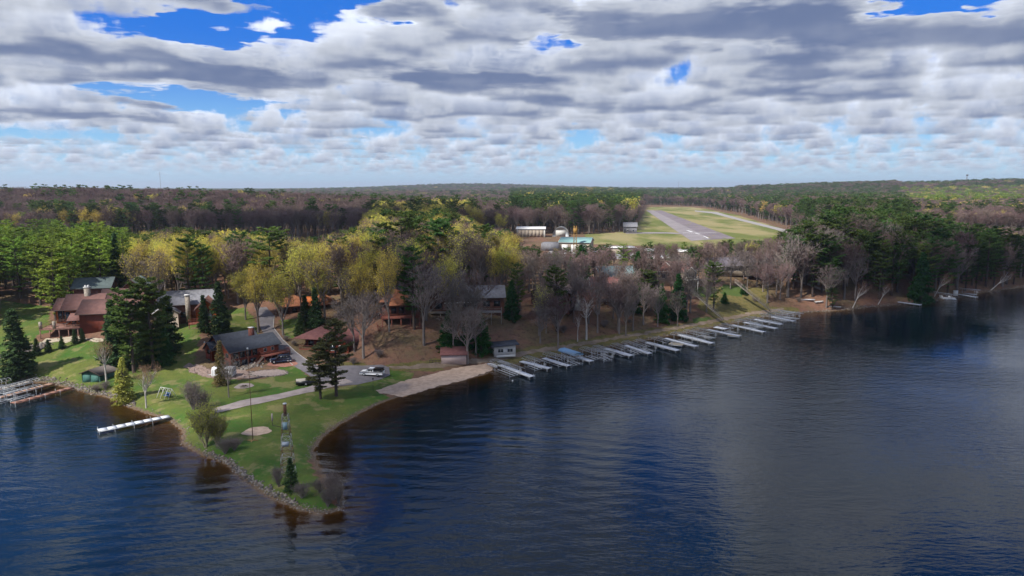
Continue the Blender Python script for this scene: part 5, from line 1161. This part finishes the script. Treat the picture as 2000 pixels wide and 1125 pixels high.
# fire pit logs, swing set, lamp, posts
p = T(477, 756); e = link('fire_pit', None, None, tuple(p), 0, None, 'ring of stones with charred logs on the round sand patch of the lawn', 'fire pit')
for k in range(14): a = k * .449; MB().prism([(.18 * math.cos(t_), .16 * math.sin(t_)) for t_ in np.linspace(0, 5.4, 7)], 0, .2, 'z').obj('stone', M_stone, e, loc=(.75 * math.cos(a), .75 * math.sin(a), .05))
for a in (.2, 1.3, 2.4): MB().beam((-.6 * math.cos(a), -.6 * math.sin(a), .2), (.6 * math.cos(a), .6 * math.sin(a), .3), .11, .11, 6).obj('log', M_trim, e)
p = T(326, 777); e = link('swing_set', None, None, tuple(p), R(-25), None, 'white A-frame swing set with a blue seat on the lawn near the lake', 'swing set'); MB().beam((-1.7, 0, 2.1), (1.7, 0, 2.1), .08).obj('top_bar', M_wtrim, e)
for x in (-1.7, -.6, .6, 1.7):
    for s in (-1, 1): MB().beam((x, 0, 2.1), (x + .15 * s, s * 1.0, 0), .07).obj('leg', M_wtrim, e)
MB().box(-.8, .8, -.3, .4, .45, .55).box(-.8, .8, .35, .42, .55, 1.1).obj('seat', mat('blue_plastic', (.03, .07, .16), .5), e)
for x in (-.7, .7): MB().beam((x, 0, .5), (x, 0, 2.1), .02).obj('chain', M_steel, e)
p = T(729, 764); e = link('lamp_post', None, None, tuple(p), 0, None, 'short black lamp post on the grass at the end of the beach', 'lamp post'); MB().beam((0, 0, 0), (0, 0, 2.5), .05, .05, 6).obj('post', M_trim, e); MB().beam((0, 0, 2.5), (0, 0, 2.9), .22, .22, 6).obj('lantern', M_trim, e)
p = G(1001, 744, .1); e = link('marker_buoy', None, None, (p[0], p[1], 0), 0, None, 'small white buoy floating off the first dock', 'buoy'); MB().beam((0, 0, -.1), (0, 0, .3), .22, .22, 10).obj('float', M_wtrim, e); MB().beam((0, 0, .3), (0, 0, .42), .06).obj('ring', M_steel, e)
# masts on the horizon
for px, yt, dist_, lb, hb in ((314, 336, 2600, 'thin red radio mast standing on the left horizon', .5), (1325, 355, 3600, 'thin radio mast beyond the end of the runway', .6), (1887, 341, 1900, 'squat lattice fire tower on the wooded right-hand hill', 1.4)):
    x = (px - 1000) / FPX * dist_ * CP; z0 = hz(x, dist_); ht = top_at(x, dist_, yt) - z0; e = link('radio_mast', None, None, (x, dist_, z0), 0, None, lb, 'mast'); wd = hb
    for k in range(3): a = k * 2.094; MB().beam((wd * math.cos(a) * (1.5 if hb > 1 else 1), wd * math.sin(a), 0), (wd * math.cos(a) * .8, wd * math.sin(a) * .8, ht), .22).obj('leg', M_rust, e)
    m = MB()
    for k in range(24): z_ = ht * k / 24; m.beam((wd, 0, z_), (-wd * .5, wd * .87, z_ + ht / 24), .12).beam((-wd * .5, wd * .87, z_), (-wd * .5, -wd * .87, z_ + ht / 24), .12)
    m.obj('bracing', M_rust, e)
    if hb > 1: MB().box(-2, 2, -2, 2, ht - 3, ht).obj('cabin', M_trim, e)

# ---------------------------------------------------------------- stones along the shore
def rocks(name, L_, n, smin, smax, spread, label=None, seed=1, parent=None, base=0, top=.5):
    r = np.random.default_rng(seed); Ln = np.array(L_, float); s = np.concatenate([[0], np.cumsum(np.hypot(*(Ln[1:] - Ln[:-1]).T))]); u = r.uniform(0, s[-1], n)
    X = np.interp(u, s, Ln[:, 0]) + r.normal(0, spread, n); Y = np.interp(u, s, Ln[:, 1]) + r.normal(0, spread, n); S = r.uniform(smin, smax, n) * r.uniform(.6, 1.1, n)
    Z = np.maximum(HZ(X, Y), -.15) + S * .15
    t_ = (1 + 5 ** .5) / 2; ico = np.array([(-1, t_, 0), (1, t_, 0), (-1, -t_, 0), (1, -t_, 0), (0, -1, t_), (0, 1, t_), (0, -1, -t_), (0, 1, -t_), (t_, 0, -1), (t_, 0, 1), (-t_, 0, -1), (-t_, 0, 1)]) / 1.9
    fc = np.array([(0, 11, 5), (0, 5, 1), (0, 1, 7), (0, 7, 10), (0, 10, 11), (1, 5, 9), (5, 11, 4), (11, 10, 2), (10, 7, 6), (7, 1, 8), (3, 9, 4), (3, 4, 2), (3, 2, 6), (3, 6, 8), (3, 8, 9), (4, 9, 5), (2, 4, 11), (6, 2, 10), (8, 6, 7), (9, 8, 1)])
    V = ico[None] * (1 + r.normal(0, .16, (n, 12, 1))) * np.stack([S, S * r.uniform(.6, 1, n), S * r.uniform(.45, .8, n)], -1)[:, None]
    a = r.uniform(0, 6.28, n)[:, None]; x = V[..., 0] * np.cos(a) - V[..., 1] * np.sin(a); y = V[..., 0] * np.sin(a) + V[..., 1] * np.cos(a)
    V = np.stack([x + X[:, None], y + Y[:, None], V[..., 2] + Z[:, None]], -1)
    me = mesh(name, V.reshape(-1, 3), (fc[None] + 12 * np.arange(n)[:, None, None]).reshape(-1, 3), [mat('pale_rock', (.24, .21, .18), .9), mat('brown_rock', (.15, .12, .095), .9), mat('dark_rock', (.09, .08, .075), .9)], midx=np.repeat(r.choice(3, n, p=(.35, .4, .25)), 20))
    return link(name, me, kind='stuff', label=label)
def SL(a, b): return [tuple(G(x, y)) for x, y in SHORE_PX if a[0] <= x <= b[0] and a[1] <= y <= b[1]]
rocks('shore_rocks', [tuple(G(x, y)) for x, y in [(400, 886), (445, 902), (480, 932), (530, 965), (580, 989)]], 620, .10, .34, .28, 'boulders along the left edge of the grassy point', 1)
rocks('tip_rocks', [tuple(G(x, y)) for x, y in [(580, 991), (630, 1001), (664, 996), (668, 980), (652, 962)]], 260, .06, .2, .35, 'brown stones around the tip of the point', 2)
rocks('rock_wall', [tuple(G(x, y)) for x, y in [(40, 744), (90, 744), (140, 755), (180, 766), (215, 773), (262, 794)]], 800, .12, .36, .5, 'pale boulders holding the lawn edge behind the left docks', 3)
rocks('beach_edge_stones', [tuple(G(x, y)) for x, y in [(612, 900), (606, 878), (622, 858), (650, 835), (700, 806), (740, 787)]], 700, .04, .13, .5, 'small pale stones on the inner edge of the point', 4)
rocks('bank_stones', [tuple(G(x, y)) for x, y in SHORE_PX if 960 <= x <= 2000], 2200, .1, .32, .6, 'stones along the foot of the bank behind the docks', 5)
rocks('cove_stones', [tuple(G(x, y)) for x, y in [(262, 794), (285, 804), (335, 817), (362, 842), (362, 866), (400, 886)]], 260, .06, .2, .5, 'stones along the cove by the white dock', 6)
def TTr(L_): return [tuple(T(a, b)[:2]) for a, b in L_]
rocks('garden_boulders', TTr([(-5, 700), (30, 694), (62, 684), (90, 672)]) , 420, .25, .6, .8, 'boulders of the terrace wall below the lodge', 7); rocks('terrace_stones', TTr([(470, 722), (490, 716), (505, 712)]), 160, .2, .5, .8, 'stones stacked beside the house stairs', 8)
disc('stone_bed', mat('pale_pebbles', (.36, .29, .26), .95, scale=4, c2=(.22, .17, .15), bump=.05), T(525, 729), 4.3, 2.6, .09, kind='structure'); disc('red_gravel_pad', mat('red_gravel', (.32, .15, .11), .95, scale=3, c2=(.24, .11, .08), bump=.03), T(553, 710), 3.6, 2.6, .08, kind='structure')
cb = T(525, 729); rocks('pebble_bed_edge', [(cb[0] + 4.3 * math.cos(a), cb[1] + 2.6 * math.sin(a)) for a in np.linspace(0, 6.28, 24)], 300, .12, .3, .15, 'ring of stones round the pebble bed', 9)

# ---------------------------------------------------------------- the woods
ZN = [  # polygon in the photograph (crown tops), kinds with weights, spacing, height range, phrase
 ('lakeside pines', [(-400, 425), (130, 432), (250, 440), (262, 500), (250, 560), (180, 570), (90, 600), (60, 655), (-400, 655)], (('light_pine', .96), ('spruce', .04)), 7.0, (19, 26), 'beside and behind the red lodge'),
 ('yellow wood', [(225, 455), (330, 442), (480, 448), (600, 462), (700, 442), (730, 402), (900, 400), (1010, 455), (1010, 500), (900, 540), (770, 560), (560, 600), (450, 600), (330, 580), (240, 560)], (('bud', .60), ('sparse_bud', .14), ('bare', .08), ('pine', .18)), 6.8, (17, 23), 'in the yellow-green wood behind the houses'),
 ('front pine belt', [(60, 412), (500, 425), (720, 425), (720, 450), (480, 462), (240, 462), (60, 450)], (('pine', .45), ('bare', .35), ('bud', .20)), 7.5, (16, 22), 'in the dark belt between the yellow wood and the purple hill'),
 ('hangar pines', [(1000, 372), (1262, 378), (1275, 400), (1262, 440), (1240, 458), (1000, 458)], (('pine', .40), ('bare', .58), ('sparse_bud', .02)), 7.0, (20, 27), 'in the tall stand behind the hangars'),
 ('runway wood', [(1355, 372), (1442, 372), (1560, 395), (1580, 450), (1440, 420)], (('bare', .62), ('pine', .33), ('sparse_bud', .05)), 8, (15, 20), 'along the gravel road right of the runway'),
 ('bank pines', [(1440, 370), (1750, 360), (1765, 395), (1800, 440), (1990, 470), (2300, 470), (2300, 560), (1760, 570), (1700, 552), (1640, 530), (1545, 500), (1540, 455), (1500, 432), (1440, 410)], (('pine', .72), ('bare', .16), ('grey_bare', .12)), 7.0, (19, 26), 'in the dark pine wood on the right bank'),
 ('bank hardwoods', [(1480, 500), (1545, 500), (1640, 530), (1700, 552), (1760, 570), (1810, 600), (1540, 610), (1470, 560)], (('bare', .55), ('grey_bare', .3), ('sparse_bud', .15)), 7.0, (13, 18), 'on the steep bank right of the lift row'),
 ('right purple hill', [(1752, 398), (2400, 385), (2400, 470), (1990, 470), (1800, 440)], (('bare', .90), ('bud', .05), ('pine', .05)), 8, (16, 20), 'on the purple slope behind the right bank'),
 ('right bright pines', [(1760, 368), (2400, 360), (2400, 398), (1752, 398)], (('light_pine', .55), ('bare', .35), ('bud', .10)), 9, (17, 22), 'on the far right ridge'),
 ('bluff trees', [(660, 470), (1500, 470), (1510, 600), (1400, 640), (950, 700), (660, 700)], (('bare', .46), ('grey_bare', .30), ('sparse_bud', .09), ('pine', .09), ('fir', .06)), 7.6, (12.5, 18), 'among the bluff houses'),
 ('purple hill', [(-400, 371), (1000, 371), (1010, 440), (720, 440), (500, 430), (60, 418), (-400, 440)], (('bare', .93), ('pine', .055), ('bud', .015)), 8, (16, 20), 'on the purple hill behind the yellow wood'),
]
TINY = {'pine': 'far_pine', 'light_pine': 'far_light_pine', 'bare': 'far_bare', 'grey_bare': 'far_bare', 'bud': 'far_bud', 'sparse_bud': 'far_bud', 'fir': 'far_pine', 'spruce': 'far_pine'}
r = np.random.default_rng(99)
def jitter(x0, x1, y0, y1, s):
    X, Y = np.meshgrid(np.arange(x0, x1, s), np.arange(y0, y1, s)); X = X.ravel() + r.uniform(-.42, .42, X.size) * s; Y = Y.ravel() + r.uniform(-.42, .42, Y.size) * s; return X, Y
cand = []
for (y0, y1, s) in ((100, 460, 5.7), (460, 900, 7.2), (900, 1700, 10.5), (1700, 3200, 17), (3200, 7000, 34)):
    X, Y = jitter(-.86 * y1 - 30, .86 * y1 + 30, y0, y1, s); k = np.abs(X) < .80 * Y + 50; cand.append(np.stack([X[k], Y[k], np.full(k.sum(), s)], -1))
cand = np.concatenate(cand); X, Y = cand[:, 0], cand[:, 1]
gz_ = HZ(X, Y); ok = gz_ > .8
for cx_, cy_, rad in CLEAR: ok &= np.where((X > -62) & (X < 140), np.hypot((X - cx_) , (Y - cy_ - rad * .25)) > rad * .62, np.hypot(X - cx_, Y - cy_) > rad * .9)
# keep the strip, its grass and the lot open, and let the nearer crowns stay under the rows behind them
pxg, pyg = proj(X, Y, gz_)                         # feet
for poly in LAWN: ok &= ~inside(pxg, pyg, poly)
for poly in ([(1255, 400), (1364, 403), (1450, 418), (1600, 463), (1560, 480), (1400, 488), (1345, 512), (1055, 515), (1055, 484), (990, 484), (990, 458), (1150, 458), (1235, 450)],
             [(492, 600), (530, 598), (545, 612), (545, 640), (620, 712), (900, 722), (1540, 598), (1560, 620), (960, 720), (560, 760), (490, 640)], [(660, 650), (860, 650), (850, 715), (740, 720), (690, 705)],
             [(955, 606), (1030, 606), (1060, 690), (985, 695), (955, 640)], [(340, 645), (470, 650), (560, 660), (570, 760), (330, 760)], [(1340, 565), (1400, 560), (1500, 600), (1420, 630)]):
    ok &= ~inside(pxg, pyg, poly)
for tx, ty, tr_ in TREES: ok &= np.hypot(X - tx, Y - ty) > max(1.5, tr_)
for (a, b, rr) in (((355, 190), (452, 172), 0),): pass
X, Y, S, gz_ = X[ok], Y[ok], cand[ok, 2], gz_[ok]
H0 = 17.0; pxt, pyt = proj(X, Y, gz_ + H0 * .85)
zi = np.full(len(X), -1)
for i, zn in enumerate(ZN): zi[(zi < 0) & inside(pxt, pyt, zn[1])] = i
OTHER = ('far woods', None, (('bare', .55), ('pine', .33), ('light_pine', .06), ('bud', .06)), 8, (15, 19), 'in the far woods below the horizon')
patch = wob(X, Y, 260, 21); patch2 = wob(X, Y, 90, 22)
picks = []
CAPX = [-300, 0, 130, 240, 262, 330, 480, 600, 700, 735, 800, 890, 930, 1000, 1020, 1100, 1500, 1560, 1640, 1760, 1900, 2100]
CAPY = [436, 440, 438, 448, 458, 448, 452, 468, 445, 408, 402, 412, 438, 455, 482, 484, 470, 440, 402, 400, 440, 460]
for i in range(len(X)):
    zn = ZN[zi[i]] if zi[i] >= 0 else OTHER
    w8 = np.array([w_ for _, w_ in zn[2]]); 
    if zn is OTHER:
        pb = .5 + .5 * patch[i] * 1.6; pb = min(.95, max(.06, pb)); w8 = np.array([1 - pb, pb * .8, pb * .12, .012])
    elif zn[0] in ('purple hill', 'right purple hill') and patch2[i] > .55: w8 = np.array([.55, .10, .35]) if zn[0] == 'right purple hill' else np.array([.5, .45, .05])
    elif zn[0] == 'yellow wood' and patch2[i] > .55: w8 = np.array([.25, .15, .15, .45])
    kd = zn[2][r.choice(len(w8), p=w8 / w8.sum())][0]
    h = r.uniform(*zn[4]) * (1.12 if kd in ('pine',) and zn[0] not in ('hangar pines', 'bank pines') else 1.0)
    if zn[0] == 'lakeside pines' and r.random() < .30: continue
    if zn[0] == 'hangar pines' and kd == 'bare': h *= .8
    if Y[i] < 452:
        cap = float(np.interp(pxt[i], CAPX, CAPY)) + (r.uniform(-14, 40) if zn[0] == 'lakeside pines' else r.uniform(-7, 20)); h = min(h, top_at(X[i], Y[i], cap) - gz_[i])
        if h < 4.5: continue
    picks.append((X[i], Y[i], gz_[i], kd, h, zn, S[i]))
# nearest of each kind stand as single trees, the rest make up the far woods
vis_ = []
for q_ in picks:
    a, b = proj(q_[0], q_[1], q_[2] + q_[4]); vis_.append(-60 < a < 2060)
FAM = {'light_pine': 'pine', 'grey_bare': 'bare', 'sparse_bud': 'bud', 'fir': 'fir'}
order = sorted(range(len(picks)), key=lambda i: math.hypot(picks[i][0], picks[i][1]))
cnt = {}; single = set(); LIM = {'pine': 268, 'bare': 262, 'bud': 280, 'fir': 60}
for i in order:
    if not vis_[i]: continue
    k = FAM.get(picks[i][3], picks[i][3]); c = cnt.get(k, 0)
    if c < LIM.get(k, 250): single.add(i); cnt[k] = c + 1
ADJ = {'pine': 'dark pine', 'light_pine': 'light green pine', 'bare': 'purplish leafless tree', 'grey_bare': 'grey leafless tree', 'bud': 'yellow-green budding tree', 'sparse_bud': 'thinly budding tree', 'fir': 'dense dark conifer', 'spruce': 'pointed spruce'}
LM = [(50, 'above the lodge lawn'), (150, 'behind the red lodge'), (260, 'right of the lodge'), (370, 'behind the arched-window house'), (460, 'behind the dark-roofed house'), (530, 'at the top of the driveway'), (620, 'behind the orange-roofed house'), (720, 'behind the maroon cottage'), (800, 'near the tiered deck house'), (900, 'near the timber gable house'), (1010, 'left of the brown gable house'), (1100, 'near the brown gable house'),
      (1200, 'near the white bluff house'), (1300, 'near the teal-grey house'), (1400, 'near the tan two-storey house'), (1500, 'near the long grey-roofed house'), (1600, 'just past the last lift'), (1720, 'above the small beached boats'), (1830, 'by the overhanging spruce'), (1930, 'above the far pair of lifts'), (2100, 'at the far right of the bank')]
far_pts = {}
groups = {}
NUM = 'first second third fourth fifth sixth seventh eighth ninth tenth eleventh twelfth thirteenth fourteenth fifteenth sixteenth seventeenth eighteenth nineteenth twentieth'.split()
byk = {}
for i in single:
    x, y, z, kd, h, zn, s = picks[i]; a, b = proj(x, y, z + h * .6); lm = next((l for e_, l in LM if a < e_ + 50), LM[-1][1]); d_ = math.hypot(x, y)
    row = 'front' if d_ < 205 else 'second' if d_ < 235 else 'third' if d_ < 260 else 'fourth' if d_ < 285 else 'fifth' if d_ < 320 else 'rear' if d_ < 370 else 'sixth' if d_ < 430 else 'hindmost'
    byk.setdefault((kd, lm, row), []).append((a, i))
LAB = {}
for (kd, lm, row), L_ in byk.items():
    L_.sort()
    for n, (a, i) in enumerate(L_):
        o_ = '' if len(L_) == 1 else ('left one' if n == 0 else 'right one') if len(L_) == 2 else ('leftmost' if n == 0 else 'rightmost' if n == len(L_) - 1 else NUM[min(n, 19)] + ' from left')
        LAB[i] = (f"{ADJ[kd]} {lm}, in the {row} row" if not o_ else f"{o_} of the {row}-row {ADJ[kd]}s {lm}", f"{ADJ[kd]}s {picks[i][5][5]}")
for i, (x, y, z, kd, h, zn, s) in enumerate(picks):
    if i in single:
        d_ = math.hypot(x, y); place_tree(kd, x, y, h, LAB[i][0], LAB[i][1], r.uniform(.78, 1.2) * (1.15 if kd in ('bare', 'grey_bare') else 1.0) * (1.1 if 'pine' in kd else .85 if kd == 'bud' else 1), d_ < 265, z - .1)
    else:
        k2 = kd if y < 560 and kd in ('pine', 'light_pine', 'bare', 'bud') else TINY[kd]
        far_pts.setdefault(k2, []).append((x, y, z, h * (1.15 if s > 12 else 1) , max(1.0, min(2.6, s / 8.5)) * (1.2 if 'bare' in k2 else 1.05)))
# far woods: one mass per kind of tree
def scatter(name, kind, pts_, label):
    A = np.array(pts_); me = bpy.data.meshes.new(name); me.vertices.add(len(A)); B_ = A[:, :3].copy(); B_[:, 2] -= .1; me.vertices.foreach_set('co', B_.astype(np.float32).ravel())
    sc3 = np.stack([A[:, 3] * A[:, 4], A[:, 3] * A[:, 4], A[:, 3]], -1).astype(np.float32)
    a_ = me.attributes.new('tree_scale', 'FLOAT_VECTOR', 'POINT'); a_.data.foreach_set('vector', sc3.ravel())
    rt = np.zeros((len(A), 3), np.float32); rt[:, 2] = r.uniform(0, 6.283, len(A)); a_ = me.attributes.new('tree_rot', 'FLOAT_VECTOR', 'POINT'); a_.data.foreach_set('vector', rt.ravel())
    o = link(name, me, kind='stuff', label=label)
    ng = bpy.data.node_groups.new(name, 'GeometryNodeTree'); ng.interface.new_socket('Geometry', in_out='INPUT', socket_type='NodeSocketGeometry'); ng.interface.new_socket('Geometry', in_out='OUTPUT', socket_type='NodeSocketGeometry')
    N = ng.nodes; Lk = ng.links; gi_ = N.new('NodeGroupInput'); go_ = N.new('NodeGroupOutput'); ip = N.new('GeometryNodeInstanceOnPoints'); jg = N.new('GeometryNodeGeometryToInstance')
    for j, (tm, cm, jm) in enumerate(PROTO[kind]):
        po = bpy.data.objects.new(kind + '_source', jm); oi = N.new('GeometryNodeObjectInfo'); oi.inputs['Object'].default_value = po; oi.inputs['As Instance'].default_value = False; g2 = N.new('GeometryNodeGeometryToInstance'); Lk.new(oi.outputs['Geometry'], g2.inputs[0])
        if j == 0: jn = N.new('GeometryNodeJoinGeometry')
        Lk.new(g2.outputs[0], jn.inputs[0])
    Lk.new(gi_.outputs[0], ip.inputs['Points']); Lk.new(jn.outputs[0], ip.inputs['Instance']); ip.inputs['Pick Instance'].default_value = True
    rv = N.new('FunctionNodeRandomValue'); rv.data_type = 'INT'; rv.inputs[4].default_value = 0; rv.inputs[5].default_value = len(PROTO[kind]) - 1; Lk.new(rv.outputs[2], ip.inputs['Instance Index'])
    for nm_, sk in (('tree_scale', 'Scale'), ('tree_rot', 'Rotation')):
        na = N.new('GeometryNodeInputNamedAttribute'); na.data_type = 'FLOAT_VECTOR'; na.inputs['Name'].default_value = nm_; Lk.new(na.outputs[0], ip.inputs[sk])
    Lk.new(ip.outputs[0], go_.inputs[0]); md = o.modifiers.new('trees', 'NODES'); md.node_group = ng
for k2, P_ in far_pts.items():
    nm_ = {'pine': 'pine_woods', 'light_pine': 'light_pine_woods', 'bare': 'leafless_woods', 'bud': 'budding_woods'}.get(k2, 'distant_' + k2[4:] + '_woods')
    scatter(nm_, k2, P_, 'mass of trees in the woods reaching to the horizon')
print('TREES', cnt, {k: len(v) for k, v in far_pts.items()})

# ---------------------------------------------------------------- unseen clouds added out of frame to shade the point, bluff and purple wood
cloud_m = bpy.data.materials.new('cloud'); cloud_m.use_nodes = True; t = NT(cloud_m.node_tree); t.n.clear()
o_ = t.node('ShaderNodeOutputMaterial'); d_ = t.node('ShaderNodeBsdfDiffuse'); d_.inputs[0].default_value = (.85, .86, .88, 1); tl = t.node('ShaderNodeBsdfTranslucent'); tl.inputs[0].default_value = (.8, .82, .86, 1); mx = t.node('ShaderNodeMixShader'); mx.inputs[0].default_value = .4
t.l.new(d_.outputs[0], mx.inputs[1]); t.l.new(tl.outputs[0], mx.inputs[2]); tr_ = t.node('ShaderNodeBsdfTransparent'); m2 = t.node('ShaderNodeMixShader'); m2.inputs[0].default_value = .74; t.l.new(mx.outputs[0], m2.inputs[1]); t.l.new(tr_.outputs[0], m2.inputs[2]); t.l.new(m2.outputs[0], o_.inputs[0])
import bmesh
def cumulus(poly, alt, label, seed, step=34):
    """unseen puffy cloud, shaped so its sun shadow fills the ground polygon"""
    r_ = np.random.default_rng(seed); P_ = np.array(poly); off = np.array((sd.x, sd.y)) / sd.z * alt
    bm = bmesh.new(); bmesh.ops.create_icosphere(bm, subdivisions=3, radius=1.0); iv = np.array([v.co for v in bm.verts]); iF = np.array([[v.index for v in f.verts] for f in bm.faces]); bm.free()
    V = []; F = []; n = 0
    for x in np.arange(P_[:, 0].min(), P_[:, 0].max(), step):
        for y in np.arange(P_[:, 1].min(), P_[:, 1].max(), step):
            a, b = x + r_.uniform(-.4, .4) * step, y + r_.uniform(-.4, .4) * step
            if not inside(np.array([a]), np.array([b]), poly)[0]: continue
            e = float(dist_line(np.array([a]), np.array([b]), list(poly) + [poly[0]])[0]); s = min(step * 1.15, 9 + e * .55) * r_.uniform(.8, 1.15)
            ns = 1 + .10 * np.sin(iv @ r_.normal(0, 3, 3) + r_.uniform(0, 6)) + .07 * np.sin(iv @ r_.normal(0, 6, 3) + r_.uniform(0, 6)) + .05 * np.sin(iv @ r_.normal(0, 11, 3))
            v = iv * ns[:, None] * s * np.array((1, 1, .8)); v[:, 2] = np.where(v[:, 2] < 0, v[:, 2] * .3, v[:, 2])
            V.append(v + (a + off[0], b + off[1], alt + min(e * .3, 40))); F.append(iF + n); n += len(iv)
    me = mesh('added_shade_cloud', np.concatenate(V), np.concatenate(F), cloud_m, smooth=True)
    link('added_shade_cloud', me, label=label, cat='cloud')
cumulus([(-66, 20), (-62, 150), (-95, 178), (-60, 205), (40, 215), (110, 255), (200, 330), (420, 370), (520, 200), (420, 60), (150, -30), (-20, -20)], 640, 'broad unseen cloud added to shade the point and the bluff', 5)
cumulus([(-170, 330), (-60, 345), (20, 400), (15, 520), (-60, 560), (-210, 500), (-300, 400)], 700, 'smaller unseen cloud added to shade the dark strip of the purple wood', 6, 30)
# ---------------------------------------------------------------- air
hz_m = bpy.data.materials.new('haze'); hz_m.use_nodes = True; t = NT(hz_m.node_tree); t.n.clear(); o_ = t.node('ShaderNodeOutputMaterial'); pv = t.node('ShaderNodeVolumePrincipled')
pv.inputs['Color'].default_value = (.74, .84, 1, 1); pv.inputs['Density'].default_value = 9e-5; pv.inputs['Anisotropy'].default_value = .2; t.l.new(pv.outputs[0], o_.inputs['Volume'])
MB().box(-15900, 15900, -200, 25500, -10.5, 190).obj('haze', hz_m, kind='stuff')
cy.volume_step_rate = 10
